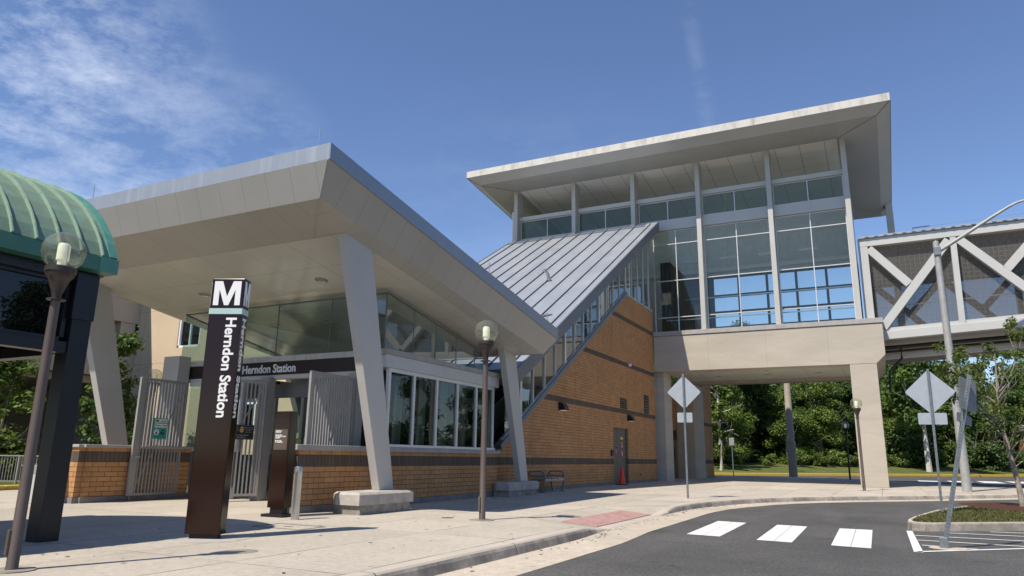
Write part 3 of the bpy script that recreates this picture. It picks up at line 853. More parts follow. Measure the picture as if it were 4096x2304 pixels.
A = (FX1, FY0, fbot(FY0)); Bf = (fx1, fy0, 5.955); Cc = (CX1, CY0, czed(CY0))
AL = (FX0, FY0, fbot(FY0)); BfL = (fx0, fy0, 5.955); CL = (CX0, CY0, czed(CY0))
sf = MB().poly([AL, A, Bf, BfL]).poly([BfL, Bf, S0, S0b])
sf.build('front_soffit', 'soffit_x', pav)
D = (FX1, FY1, fbot(FY1)); E_ = (fx1, FY1-.3, foldz(FY1-.3)); F_ = (CX1, CY1, czed(CY1))
K_ = (fx1, 9.80, foldz(9.80))
sr = MB().poly([A, D, E_, Bf]).poly([Bf, E_, F_, Cc]).poly([Bf, Cc, S0])
sr.build('side_soffit', 'soffit_y', pav)
DL = (FX0, FY1, fbot(FY1)); EL = (fx0, FY1-.3, foldz(FY1-.3)); FL = (CX0, CY1, czed(CY1)); KL = (fx0, 9.80, foldz(9.80))
sl = MB().poly([AL, DL, EL, BfL]).poly([BfL, EL, FL, CL]).poly([BfL, CL, S0b])
sl.build('side_soffit', 'soffit_y', pav)
MB().poly([DL, D, E_, EL]).poly([EL, E_, F_, FL]).build('rear_soffit', 'soffit_x', pav)
sm = MB().bar((Vector(A)+Vector((-.02, .02, -.012))), Vector(Bf)+Vector((0, 0, -.006)), .05, .012).bar(Vector(Bf)+Vector((0, 0, -.006)), Vector(S0)+Vector((0, 0, .0)), .05, .012)
sm.build('soffit_seam', 'soffit_y', pav)
MB().prism([CL, Cc, F_, FL], (0, 0, .03)).build('ceiling', 'ceiling', pav)
def downlight(x, y, z, nrm, parent, r=.14):
    n = Vector(nrm).normalized(); q = n.to_track_quat('Z', 'Y')
    b = MB(); b.lathe([(r*1.16, 0), (r*1.16, .012), (r, .014), (r*.92, .0), (r*.75, -.002), (.001, -.002)], (0, 0, 0), 20)
    b.v = [tuple(Vector((x, y, z)) + q @ Vector((p[0], p[1], -p[2]))) for p in b.v]
    b.build('downlight', 'steel', parent, 0, True)
for x, y in ((-11.88, 12.99), (-15.93, 12.99), (-13.9, 12.99), (-11.88, 15.6), (-15.93, 15.6), (-13.9, 15.6), (-11.88, 17.6), (-15.93, 17.6)):
    if (x, y) == (-13.9, 12.99): continue
    downlight(x, y, czed(y)-.003, (0, .16, 1), pav)
def leancol(xb0, xb1, yb0, yb1, zb, xt0, xt1, yt0, yt1):
    bot = [(xb0, yb0, zb), (xb1, yb0, zb), (xb1, yb1, zb), (xb0, yb1, zb)]
    top = [(xt0, yt0, czed(yt0)+.01), (xt1, yt0, czed(yt0)+.01), (xt1, yt1, czed(yt1)+.01), (xt0, yt1, czed(yt1)+.01)]
    return MB().loft(bot, top)
leancol(-9.80, -9.60, 12.75, 13.25, .42, -9.74, -9.515, 11.02, 11.93).build('column', 'col', pav, .01)
leancol(-10.19, -10.01, 20.36, 20.86, .42, -10.15, -9.93, 18.95, 19.75).build('column', 'col', pav, .01)
leancol(-18.35, -18.12, 12.75, 13.25, 0, -18.60, -18.36, 11.02, 11.93).build('column', 'col', pav, .01)
leancol(-18.35, -18.12, 20.36, 20.86, 0, -18.60, -18.36, 18.6, 19.5).build('column', 'col', pav, .01)
def footing(x0, y0, x1, y1):
    q = .10
    b = MB().mat(1).box(x0+q, y0+q*.6, 0, x1-.02, y1-q, .18).mat(0)
    c = .16
    ring = lambda z, i: [(x0+i, y0+c+i*.5, z), (x0+c*1.2+i, y0+i, z), (x1-i, y0+i, z), (x1-i, y1-i, z), (x0+i, y1-i, z)]
    b.loft(ring(.18, 0), ring(.375, 0)); b.loft(ring(.3755, .0), ring(.42, .05))
    return b.build('footing', ['slab', 'slabdark'], pav)
footing(-9.97, 11.58, -9.19, 13.42)
footing(-10.48, 19.25, -9.86, 21.35)
for x, y, h in ((-9.25, 9.76, .55), (-16.2, 9.76, .55), (-8.98, 16.2, .5), (-8.98, 20.0, .45)):
    MB().tube([(x, y, ftop(y)-.03), (x, y, ftop(y)+h*.75)], .011, 6).build('lightning_rod', 'steel', pav)

# ---------------------------------------------------------------- escalator hall
XW = -10.90
hall = thing('escalator_hall', 'long tan brick escalator hall under a sloping standing seam metal roof', 'building', (-15, 30, 0))
def zsill(y): return 2.30+.585*(y-22.22)
def band_poly(z0, z1, y_lo=19.62, y_hi=38.58, ztop=9.12):
    """cross-section slab z0..z1 of the wall, cut by the sloping sill"""
    def ycut(z): return max(y_lo, 22.22+(z-2.30)/.585) if z > zsill(y_lo) else y_lo
    a0, a1 = ycut(z0), ycut(z1)
    pts = [(a0, z0), (y_hi, z0), (y_hi, z1), (a1, z1)]
    if a1 > y_lo and a0 == y_lo and zsill(y_lo) > z0: pts.append((y_lo, zsill(y_lo)))
    return pts
b = MB()
DY0, DY1, DZ = 31.60, 33.78, 2.53       # door opening
def course(z0, z1, x, mi):
    b.mat(mi)
    if z1 <= DZ:
        q = band_poly(z0, z1, y_hi=DY0)
        b.prism([(x, y, z) for y, z in q], (-.35, 0, 0)); b.box(x-.35, DY1, z0, x, 38.58, z1)
    else:
        b.prism([(x, y, z) for y, z in band_poly(z0, z1)], (-.35, 0, 0))
course(0, .13, XW+.03, 2); course(.13, .90, XW, 0); course(.90, 1.135, XW+.003, 1); course(1.135, DZ, XW, 0); course(DZ, 3.23, XW, 0); course(3.23, 3.435, XW+.003, 1)
course(3.435, 5.51, XW, 0); course(5.51, 5.725, XW+.003, 1); course(5.725, 7.775, XW, 0); course(7.775, 8.0, XW+.003, 1); course(8.0, 9.12, XW, 0)
b.build('brick_wall', BW, hall)
# movement joints
mj = MB()
for y, zt in ((27.0, 4.9), (31.05, 7.2), (35.15, 8.98), (22.85, 2.4)):
    mj.box(XW+.0045, y-.012, .13, XW+.0055, y+.012, zt)
mj.build('movement_joint', simple('joint_sealant', (.30, .19, .10), .8), hall)
# sloping sill and framing of the side glazing
HY = 33.95
sl = MB().bar((XW-.04, 20.6, zsill(20.6)+.10), (XW-.04, HY, zsill(HY)+.10), .22, .16)
sl.build('sloping_sill', 'rake', hall)
MB().bar((XW-.02, 20.6, zsill(20.6)+.0), (XW-.02, HY, zsill(HY)+.0), .14, .05).build('sill_flashing', 'cap', hall)
MB().box(XW-.15, HY, 9.12, XW+.05, 38.56, 9.21).build('sill', 'cap', hall)
def zrb(y): return 10.60+.585*(y-32.9)       # underside of the rake
gf = MB()
heavy = [22.1, 26.03, 29.98, 33.93]
ys = []
for h0 in heavy[:-1]:
    for q in range(4): ys.append((h0+.985*q, q == 0))
ys.append((33.93, True))
for y, hv in ys:
    gf.box(XW-.09, y-(.075 if hv else .025), zsill(y)+.1, XW+.01, y+(.075 if hv else .025), zrb(y)+.05)
for y in (34.95, 36.0, 37.05, 38.1): gf.box(XW-.09, y-.025, 9.2, XW+.01, y+.025, min(zrb(y), 13.9)+.05)
gf.bar((XW-.04, 20.8, zsill(20.8)+.2), (XW-.04, HY, zsill(HY)+.2), .10, .06)
gf.box(XW-.09, HY, 9.21, XW+.01, 38.5, 9.27)
gfo = gf.build('glazing_frame', 'frame', hall)
allp = [21.0]+[y for y, _ in ys]
for i in range(len(allp)-1):
    a, c = allp[i]+.01, allp[i+1]-.01
    MB().prism([(XW-.05, a, zsill(a)+.12), (XW-.05, c, zsill(c)+.12), (XW-.05, c, zrb(c)+.1), (XW-.05, a, zrb(a)+.1)], (.012, 0, 0)).build('pane', 'glassblue', gfo)
vp = [33.95, 34.95, 36.0, 37.05, 38.1, 38.55]
for i in range(5):
    a, c = vp[i]+.01, vp[i+1]-.01
    MB().prism([(XW-.05, a, 9.25), (XW-.05, c, 9.25), (XW-.05, c, min(zrb(c), 13.9)), (XW-.05, a, min(zrb(a), 13.9))], (.012, 0, 0)).build('pane', 'glassblue', gfo)
# metal roof
XR0, XR1 = -19.75, -10.35
def zr(y): return 14.30+.585*(y-38.4)
Y0r, Y1r = 20.6, 38.2
MB().prism([(XR0, Y0r, zr(Y0r)), (XR1, Y0r, zr(Y0r)), (XR1, 38.45, zr(38.45)), (-11.0, 38.45, zr(38.45)), (-11.0, Y1r, zr(Y1r)), (XR0, Y1r, zr(Y1r))], (0, 0, -.12)).build('roof', 'roofmetal', hall)
ss = MB()
x = XR1-.36
while x > XR0+.2:
    ss.bar((x, Y0r, zr(Y0r)+.03), (x, Y1r-.02, zr(Y1r-.02)+.03), .020, .06)
    x -= .853
ss.build('standing_seam', 'seam', hall)
MB().bar((XR0, Y1r-.2, zr(Y1r-.2)+.02), (-11.0, Y1r-.2, zr(Y1r-.2)+.02), .5, .02, (0, -.585, 1)).build('head_flashing', 'rake', hall)
rk = MB().prism([(XR1, Y0r, zr(Y0r)+.04), (XR1, 38.42, zr(38.42)+.04), (XR1, 38.42, zrb(38.42)), (XR1, Y0r, zrb(Y0r)-.03)], (.06, 0, 0))
rk.prism([(XR1, Y0r, zrb(Y0r)-.03), (XR1, 38.42, zrb(38.42)), (XW-.1, 38.42, zrb(38.42)+.02), (XW-.1, Y0r, zrb(Y0r)-.01)], (0, 0, .05))
rk.build('rake_trim', 'rake', hall)
MB().prism([(XR0, Y0r, zr(Y0r)+.04), (XR0, Y1r, zr(Y1r)+.04), (XR0, Y1r, zr(Y1r)-.6), (XR0, Y0r, zr(Y0r)-.6)], (-.06, 0, 0)).build('rake_trim', 'rake', hall)
MB().box(XR0, Y0r-.12, zr(Y0r)-.45, XR1+.06, Y0r-.005, zr(Y0r)+.02).build('eaves_trim', 'rake', hall)
MB().prism([(XW-.36, 20.65, zr(20.65)-.4), (XW-.36, 38.4, zr(38.4)-.4), (XR0+.1, 38.4, zr(38.4)-.4), (XR0+.1, 20.65, zr(20.65)-.4)], (0, 0, .02)).build('inner_ceiling', 'hallint', hall)
# far side, escalator balustrades and the inclined floor inside
MB().prism([(XR0+.25, 20.65, 0), (XR0+.25, 38.4, 0), (XR0+.25, 38.4, 12.5), (XR0+.25, 20.65, 2.2)], (.1, 0, 0)).build('far_wall', 'hallint', hall)
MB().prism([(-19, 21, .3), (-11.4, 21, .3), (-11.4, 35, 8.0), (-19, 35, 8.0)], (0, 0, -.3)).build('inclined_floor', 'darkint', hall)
es = MB()
for x in (-12.4, -13.6, -15.0, -16.2):
    es.bar((x, 21, 1.35), (x, 35, 9.05), .06, .75); es.bar((x, 21, 1.8), (x, 35, 9.5), .10, .07)
es.build('escalator_balustrade', 'steel', hall)
for y, z in ((24, 0), (28, 0), (32, 0)):
    MB().bar((XW-.7, y, zsill(y)-.2), (XW-.7, y, zr(y)-.45), .3, .3, (0, 1, 0)).build('inner_post', 'col', hall)
# double doors with their plates, set back in the wall
XD = XW-.11
for y0, y1 in ((31.66, 32.40), (32.412, 33.70)):
    d_ = MB().box(XD-.05, y0, .02, XD, y1, 2.46).build('door', 'doorgrey', hall, .004)
    if y0 > 32: MB().bar((XD+.03, 32.52, 1.08), (XD+.03, 32.66, 1.08), .02, .02).build('handle', 'steel', d_)
    if y0 > 32:
        s1_ = MB().box(XD, 32.93, 2.02, XD+.004, 33.29, 2.13).build('warning_label', 'yellow', d_)
        for z in (2.10, 2.075, 2.05): MB().box(XD+.004, 32.97, z-.006, XD+.006, 33.24, z+.004).build('label_line', 'black', s1_) if z == 2.10 else None
        for z0, z1 in ((1.63, 1.89), (1.22, 1.52)):
            s2_ = MB().box(XD, 33.0, z0, XD+.004, 33.24, z1).build('red_sign', 'red', d_)
        mk = MB().bar((XD+.006, 33.07, 1.47), (XD+.006, 33.15, 1.36), .004, .05, (0, 0, 1)).bar((XD+.006, 33.15, 1.36), (XD+.006, 33.17, 1.26), .004, .05, (0, 1, 0))
        mk.build('sign_mark', 'white', d_); mk = MB()
        mk.box(XD+.004, 33.07, 1.80, XD+.007, 33.13, 1.86).box(XD+.004, 33.11, 1.67, XD+.007, 33.19, 1.74)
        mk.build('sign_mark', 'white', d_)
    else:
        MB().box(XD, 32.19, 1.60, XD+.004, 32.40, 1.76).build('black_sign', 'black', d_)
        MB().box(XD, 32.19, 1.34, XD+.004, 32.40, 1.56).build('red_sign', 'red', d_)
        MB().box(XD+.004, 32.24, 1.68, XD+.006, 32.30, 1.73).box(XD+.004, 32.22, 1.52, XD+.006, 32.36, 1.535).box(XD+.004, 32.22, 1.46, XD+.006, 32.30, 1.475).box(XD+.004, 32.22, 1.41, XD+.006, 32.33, 1.42).build('sign_mark', 'white', d_)
MB().box(XD-.05, 31.60, 0, XD+.03, 31.66, 2.53).box(XD-.05, 33.70, 0, XD+.03, 33.78, 2.53).box(XD-.05, 31.66, 2.46, XD+.03, 33.70, 2.53).build('door_frame', 'doorgrey', hall)
MB().box(XD-.3, 31.6, 0, XD-.06, 33.78, 2.53).build('door_void', 'black', hall)
kp = MB().box(XW, 31.2, 1.25, XW+.06, 31.46, 1.52).build('keypad', 'black', hall, .01)
MB().box(XW+.06, 31.33, 1.29, XW+.064, 31.39, 1.33).build('keypad_button', 'steel', kp)
for y0 in (25.33, 33.68):
    b = MB(); n = 8
    prof = [(XW, 2.90), (XW+.26, 2.92)] + [(XW+.26*math.cos(t), 2.94+.26*math.sin(t)) for t in [math.pi/2*i/n for i in range(n+1)]] + [(XW, 3.20)]
    b.prism([(x, y0, z) for x, z in prof], (0, .42, 0))
    lo_ = b.build('wall_light', 'black', hall, .01, False)
    MB().box(XW+.03, y0+.04, 2.893, XW+.22, y0+.38, 2.899).build('lens', 'lampwhite', lo_)
def vent(y0, y1, z0, z1, n):
    b = MB().box(XW, y0, z0, XW+.004, y1, z1)
    v_ = b.build('vent', 'black', hall)
    s_ = MB()
    for i in range(n+1):
        z = z0+(z1-z0)*i/n
        s_.prism([(XW+.004, y0, z+.005), (XW+.05, y0, z-.02), (XW+.05, y0, z-.04), (XW+.004, y0, z-.015)], (0, y1-y0, 0))
    s_.build('louvre', simple('louvre_%d' % n, (.27, .17, .09), .6), v_)
vent(32.66, 33.68, 3.47, 3.95, 5)
vent(36.5, 37.4, 3.45, 4.40, 7)
b = MB().lathe([(.001, -.12), (.07, -.12), (.08, -.03), (.05, 0), (.001, .02)], (XW+.12, 33.94, 5.68), 14)
cc = b.build('security_camera', 'white', hall, 0, True)
MB().bar((XW, 33.94, 5.66), (XW+.12, 33.94, 5.68), .04, .04).build('bracket', 'white', cc)
MB().tube([(XW, 35.57, .40), (XW+.10, 35.57, .40), (XW+.14, 35.62, .36)], .03, 8).lathe([(.05, 0), (.05, .02)], (XW+.07, 35.57, .44), 10).build('hose_tap', 'steel', hall)
# snow guard, bracket and vent pipe on the roof
rn = Vector((0, -.585, 1)).normalized()
q = Vector((-13.2, 29.6, zr(29.6)))
MB().tube([q, q+rn*.35, q+rn*.55+Vector((-.1, 0, 0)), q+rn*.5+Vector((-.25, 0, 0))], [.10, .07, .06, .05], 10).lathe([(.16, 0), (.10, .06)], q, 12).build('roof_vent', 'steel', hall, 0, True)
MB().bar((-12.9, 24.3, zr(24.3)+.28), (-11.1, 25.2, zr(25.2)+.02), .09, .05).bar((-11.9, 24.7, zr(24.7)), (-11.9, 24.7, zr(24.7)+.22), .03, .03).build('roof_rail', 'galv', hall)

# ---------------------------------------------------------------- mezzanine building on the concrete portal
mez = thing('mezzanine_building', 'tall glazed bridge house with broad upswept roof standing on a concrete portal', 'building', (-5, 42, 0))
YB = 38.6
# concrete portal
pb = [(-10.87, 5.81), (.06, 5.79), (.475, 6.2), (.475, 7.73), (-10.87, 7.73)]
MB().prism([(x, YB, z) for x, z in pb], (0, .95, 0)).build('portal_beam', 'concrete', mez, .015)
MB().prism([(x, 46.1, z) for x, z in pb], (0, .95, 0)).build('portal_beam', 'concrete', mez, .015)
MB().prism([(.06, 39.55, 5.79), (.475, 39.55, 6.2), (.475, 39.55, 7.73), (-.5, 39.55, 7.73), (-.5, 39.55, 5.79)], (0, 6.55, 0)).build('portal_side', 'concrete', mez)
MB().box(-1.13, YB+.004, 0, .06, YB+1.25, 5.785).build('pier', 'concrete', mez, .02)
MB().box(-1.13, 45.9, 0, .06, 47.04, 5.785).build('pier', 'concrete', mez, .02)
def chpier(x0, x1, y0, y1, z1):
    c = .20
    ring = lambda z: [(x0, y0, z), (x1-c, y0, z), (x1, y0+c, z), (x1, y1, z), (x0, y1, z)]
    b = MB()
    def ins(z, d): return [(x0, y0+d, z), (x1-c-d*.6, y0+d, z), (x1-d, y0+c+d*.6, z), (x1-d, y1, z), (x0, y1, z)]
    b.loft(ins(0, .02), ins(z1, .02)); o_ = b.build('pillar', 'concrete', mez)
    for za, zb in ((.001, .9), (1.135, 3.3), (3.52, 5.3)): MB().loft(ring(za), ring(zb)).build('pillar_block', 'concrete', o_)
    return o_
chpier(-11.1, -10.27, 38.95, 39.75, 5.80)
chpier(-11.9, -10.33, 46.0, 48.0, 5.80)
MB().box(-12.2, 39.75, 0, -11.6, 46.0, 5.85).mat(0).build('recess_wall', 'brick', mez)
rd = MB().box(-11.6, 44.2, 0, -11.57, 45.6, 2.3).build('recess_door', 'doorgrey', mez)
MB().box(-11.57, 44.9, 1.2, -11.56, 45.1, 1.8).build('door_window', 'black', rd)
MB().box(-11.60, 44.2, 2.3, -11.55, 45.6, 2.9).build('door_head', 'black', mez)
b = MB(); 
b.mat(2).box(-11.6, 48.0, 0, -10.33, 50.6, .13).mat(0).box(-11.6, 48.0, .13, -10.36, 50.6, .9).mat(1).box(-11.6, 48.0, .9, -10.357, 50.6, 1.135).mat(0).box(-11.6, 48, 1.135, -10.36, 50.6, 3.3).mat(1).box(-11.6, 48, 3.3, -10.357, 50.6, 3.52).mat(0).box(-11.6, 48, 3.52, -10.36, 50.6, 8)
b.build('rear_wall', BW, mez)
MB().prism([(-10.9, 39.55, 5.98), (-.5, 39.55, 5.98), (-.5, 46.1, 5.98), (-10.9, 46.1, 5.98)], (0, 0, .05)).build('portal_ceiling', 'underceil', mez)
for x, y in ((-8.4, 41), (-8.4, 43.5), (-5.6, 41), (-5.6, 43.5), (-2.9, 41), (-2.9, 43.5)): downlight(x, y, 5.975, (0, 0, 1), mez, .16)
# stone ledge and floor
b = MB().box(-10.88, YB-.05, 7.76, .52, YB+.95, 8.0).box(-10.87, YB+.02, 7.73, .475, YB+.9, 7.76)
b.build('stone_ledge', 'cap', mez, .01)
MB().box(-21.5, YB+.95, 7.6, .4, 48.0, 7.98).build('floor', 'intfloor', mez)
# columns
cx = [-19.58, -15.62, -11.88, -8.09, -4.28, -.5]
def ins_z(y): return 17.46-.12*(y-38.3)
for i, x in enumerate(cx):
    z0 = 8.0 if x > -10 else 12.6
    b = MB().loft([(x-.125, 38.64, z0), (x+.125, 38.64, z0), (x+.125, 39.4, z0), (x-.125, 39.4, z0)], [(x-.125, 38.64, 17.66), (x+.125, 38.64, 17.66), (x+.125, 39.4, 17.57), (x-.125, 39.4, 17.57)])
    b.build('column', 'col', mez, .008)
    if x < -10: MB().box(x-.15, 38.5, zr(38.2)-.2, x+.15, 39.4, zr(38.2)+.24).build('column_base', 'rake', mez)
# clerestory and glazing, bay by bay
YG = 39.20
def glazed(x0, x1, rows, ncol, glass):
    b = MB(); t = .045
    for z in rows: b.box(x0, YG-.05, z-t/2, x1, YG+.05, z+t/2)
    for i in range(ncol+1):
        xx = x0+(x1-x0)*i/ncol
        b.box(xx-t/2, YG-.055, rows[0]-t/2, xx+t/2, YG+.055, rows[-1]+t/2)
    fo_ = b.build('glazing_frame', 'frame', mez)
    for r_ in range(len(rows)-1):
        for i in range(ncol):
            xa = x0+(x1-x0)*i/ncol; xb = x0+(x1-x0)*(i+1)/ncol
            MB().box(xa+t/2, YG-.006, rows[r_]+t/2, xb-t/2, YG+.006, rows[r_+1]-t/2).build('pane', glass, fo_)
for i in range(5):
    x0, x1 = cx[i]+.16, cx[i+1]-.16
    if i == 2: glazed(-11.65, x1, [14.62, 15.79], 2, 'glassdark')
    else: glazed(x0, x1, [14.62, 15.79], 2, 'glassdark')
    MB().box(cx[i]+.12, YG-.16, 15.83, cx[i+1]-.12, YG+.12, 16.08).build('upper_beam', 'white_metal', mez, .006)
    MB().box(cx[i]+.12, YG-.16, 13.98, cx[i+1]-.12, YG+.12, 14.58).build('spandrel_beam', 'white_metal', mez, .006)
glazed(-10.86, cx[3]-.16, [8.06, 8.88, 11.0, 13.15, 13.93], 2, 'glassblue')
glazed(cx[3]+.16, cx[4]-.16, [8.06, 8.88, 11.0, 13.15, 13.93], 2, 'glassblue')
glazed(cx[4]+.16, cx[5]-.16, [8.06, 8.88, 11.0, 13.15, 13.93], 2, 'glassblue')
# interior: back windows, end walls, ceiling
bk = MB()
wx0, wx1 = -10.8, -.5
for i in range(7):
    x = -.45-1.74*i
    bk.box(x-.07, 46.55, 8.3, x+.07, 46.75, 12.8)
for z in (8.35, 9.45, 10.45, 11.54, 12.76): bk.box(-11, 46.56, z-.06, -.4, 46.74, z+.06)
bko = bk.build('rear_window_frame', simple('dark_frame', (.05, .05, .05), .5), mez)
for i in range(6):
    x = -.45-1.74*i
    MB().box(x-1.67, 46.64, 8.4, x-.07, 46.65, 12.7).build('pane', 'glassrear', bko)
MB().box(-20, 46.6, 12.83, -.4, 46.8, 16.4).box(-20, 46.6, 8, -11, 46.8, 12.83).build('rear_wall', 'intwall', mez)
MB().box(-20, 46.3, 13.1, -.4, 46.45, 13.35).build('light_trough', 'white', mez)
MB().box(-.48, 39.0, 12.6, -.40, 46.8, 16.5).build('end_wall', 'col', mez)
MB().box(-20, 39.0, 8, -19.9, 46.8, 16.5).build('end_wall', 'intwall', mez)
b = MB().box(-11.0, 41.0, 8, -10.4, 46.5, 12.6).box(-10.4, 44.5, 8, -8.6, 44.7, 12.4); b.build('inner_wall', 'darkint', mez)  # brick wall given a near-black colour for the darkness of this bay
for x in (-9.4, -7.2, -5.0, -2.8):
    MB().box(x-.5, 42.0, 12.75, x+.5, 42.16, 12.87).build('pendant_light', 'intwall', mez)
    MB().box(x-.008, 42.07, 12.87, x+.008, 42.09, 16.9).build('pendant_rod', 'steel', mez)
MB().box(-10.4, 44.4, 10.95, -.5, 44.6, 11.02).build('inner_rail', 'steel', mez)
MB().box(-9.6, 43.4, 8, -8.9, 43.6, 10.5).build('fare_machine', 'darkgrey', mez, .02)
MB().bar((-10.5, 40.2, 8.9), (-.6, 40.2, 8.9), .05, .05).build('inner_rail', 'steel', mez)
# roof: front fascia at y 36.1, falling to the back
RX0, RX1, RY0, RY1 = -21.77, 1.78, 36.10, 49.4
def rb(y): return 18.10-.12*(y-RY0)
def rtp(y): return 18.50-.12*(y-RY0)
MB().prism([(RX0+.03, RY0+.03, rtp(RY0)-.03), (RX1-.03, RY0+.03, rtp(RY0)-.03), (RX1-.03, RY1-.03, rtp(RY1)-.03), (RX0+.03, RY1-.03, rtp(RY1)-.03)], (0, 0, -.08)).build('roof', 'roofmetal', mez)
MB().prism([(RX0, RY0, rb(RY0)), (RX1, RY0, rb(RY0)), (RX1, RY0, rtp(RY0)), (RX0, RY0, rtp(RY0))], (0, .03, 0)).build('fascia', 'fascialight', mez)
for x, s_ in ((RX0, -.03), (RX1, .03)):
    MB().prism([(x, RY0, rb(RY0)), (x, RY1, rb(RY1)), (x, RY1, rtp(RY1)), (x, RY0, rtp(RY0))], (s_, 0, 0)).build('fascia', 'rake', mez)
MB().prism([(RX0, RY1, rb(RY1)), (RX1, RY1, rb(RY1)), (RX1, RY1, rtp(RY1)), (RX0, RY1, rtp(RY1))], (0, .03, 0)).build('fascia', 'rake', mez)
o1 = .60; o2 = 2.52
def zf(y): return 17.72-.12*(y-36.70)
def zi(y): return 17.65-.12*(y-38.62)
A0, A1, A2, A3 = (RX0, RY0, rb(RY0)), (RX1, RY0, rb(RY0)), (RX1, RY1, rb(RY1)), (RX0, RY1, rb(RY1))
def ringp(o, zfun): return [(RX0+o, RY0+o, zfun(RY0+o)), (RX1-o, RY0+o, zfun(RY0+o)), (RX1-o, RY1-o, zfun(RY1-o)), (RX0+o, RY1-o, zfun(RY1-o))]
Q1, Q2 = ringp(o1, zf), ringp(o2, zi)
AA = [A0, A1, A2, A3]
for i in range(4):
    j = (i+1) % 4
    MB().poly([AA[i], AA[j], Q1[j], Q1[i]]).poly([Q1[i], Q1[j], Q2[j], Q2[i]]).build('soffit', 'soffit2' if i in (0, 2) else 'soffit2y', mez)
for i in (0, 1):
    sm = MB()
    sm.bar(Vector(AA[i])-Vector((0, 0, .004)), Vector(Q1[i])-Vector((0, 0, .004)), .03, .006).bar(Vector(Q1[i])-Vector((0, 0, .004)), Vector(Q2[i])-Vector((0, 0, .004)), .03, .006)
    sm.build('soffit_seam', 'seam', mez)
MB().prism([Vector(p)+Vector((0, 0, .006)) for p in Q2], (0, 0, .05)).build('ceiling', 'ceiling2', mez)
for x in (-21.3, -17.9, -12.3, -6.2, 1.0): MB().tube([(x, RY0+.05, rtp(RY0)-.03), (x, RY0+.05, rtp(RY0)+.55)], .012, 6).build('lightning_rod', 'steel', mez)
MB().box(1.42, 47.4, 8, 1.80, 48.0, 16.72).build('rear_column', 'col', mez, .01)

# ---------------------------------------------------------------- footbridge truss
br = thing('footbridge', 'pale grey steel truss footbridge with wire mesh sides leaving the bridge house', 'bridge', (6, 41, 8))
def truss(y, frame):
    zt0, zt1 = 11.83, 12.24
    L = 15.2
    def slope(x): return .012*(x+.25)
    mm = MB().prism([(-.25, y, zt0), (L, y, zt0+slope(L)), (L, y, zt1+slope(L)), (-.25, y, zt1)], (0, .36, 0))
    mm.build('top_chord', frame, br, .008)
    def sb_(x): return .048*(x-.5)
    MB().prism([(.48, y-.02, 7.02), (L, y-.02, 7.02+sb_(L)), (L, y-.02, 7.42+sb_(L)), (.48, y-.02, 7.42)], (0, .40, 0)).build('bottom_chord', frame, br, .008)
    MB().prism([(.52, y+.1, 7.42), (L, y+.1, 7.42+sb_(L)), (L, y+.1, 7.60+sb_(L)), (.52, y+.1, 7.60)], (0, .2, 0)).build('floor_edge', frame, br)
    MB().box(-.25, y+.01, 8.005, .18, y+.35, 11.84).build('end_post', frame, br, .008)
    for x0 in (3.72, 11.4):
        MB().prism([(x0, y+.012, 7.42+sb_(x0)), (x0+.26, y+.012, 7.42+sb_(x0)), (x0+.32, y+.012, 11.86), (x0+.06, y+.012, 11.86)], (0, .33, 0)).build('vertical_post', frame, br, .006)
    for p, q_ in (((.50, 7.62), (3.72, 11.75)), ((.22, 11.72), (1.85, 9.72)), ((4.12, 11.76), (7.55, 7.95)), ((5.9, 10.05), (7.5, 11.85)), ((7.6, 7.95), (11.3, 11.9)), ((7.7, 11.85), (9.3, 10.05)), ((11.8, 11.9), (15.1, 8.2))):
        MB().bar((p[0], y+.17, p[1]), (q_[0], y+.17, q_[1]), .30, .38, (0, 0, 1)).build('diagonal', frame, br, .006)
    MB().box(.18, y+.40, 7.6, L, y+.405, 11.9).build('mesh_panel', 'mesh', br)
truss(39.3, 'white_metal')
YR = 49.3
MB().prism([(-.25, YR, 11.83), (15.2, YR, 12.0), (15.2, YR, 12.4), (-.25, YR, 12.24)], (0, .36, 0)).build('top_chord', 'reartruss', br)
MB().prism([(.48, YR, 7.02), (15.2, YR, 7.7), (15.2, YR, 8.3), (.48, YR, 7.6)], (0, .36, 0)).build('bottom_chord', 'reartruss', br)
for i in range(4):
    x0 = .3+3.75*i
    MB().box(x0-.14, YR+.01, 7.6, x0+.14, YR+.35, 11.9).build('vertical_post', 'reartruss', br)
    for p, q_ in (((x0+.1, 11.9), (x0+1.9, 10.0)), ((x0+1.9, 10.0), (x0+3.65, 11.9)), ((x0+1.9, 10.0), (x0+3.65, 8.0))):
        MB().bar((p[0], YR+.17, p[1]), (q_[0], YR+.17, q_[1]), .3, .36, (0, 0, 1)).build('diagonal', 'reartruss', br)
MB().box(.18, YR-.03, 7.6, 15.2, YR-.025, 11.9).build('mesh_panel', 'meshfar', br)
MB().prism([(.3, 39.75, 7.2), (15.2, 39.75, 7.9), (15.2, YR, 7.9), (.3, YR, 7.2)], (0, 0, .2)).build('deck', 'intfloor', br)
MB().prism([(.0, 39.7, 11.86), (15.2, 39.7, 12.04), (15.2, YR, 12.04), (.0, YR, 11.86)], (0, 0, .04)).build('bridge_ceiling', jointed('bridge_ceiling_panels', (.52, .47, .41), [(0, 1.2, .4, .02), (1, 1.15, 40.2, .012)], .5, .4), br)
MB().prism([(-.2, 39.2, 12.25), (15.2, 39.2, 12.44), (15.2, YR+.4, 12.44), (-.2, YR+.4, 12.25)], (0, 0, .10)).build('bridge_roof', 'roofmetal', br)
rb_ = MB()
x = .1
while x < 15: rb_.box(x, 39.16, 12.30+.0122*x, x+.18, 39.24, 12.325+.0122*x); x += .42
rb_.build('roof_clips', 'cap', br)
MB().bar((.6, 40.0, 8.75), (15.2, 40.0, 9.4), .05, .05).bar((.6, 49.1, 8.75), (15.2, 49.1, 9.4), .05, .05).build('handrail', 'steel', br)
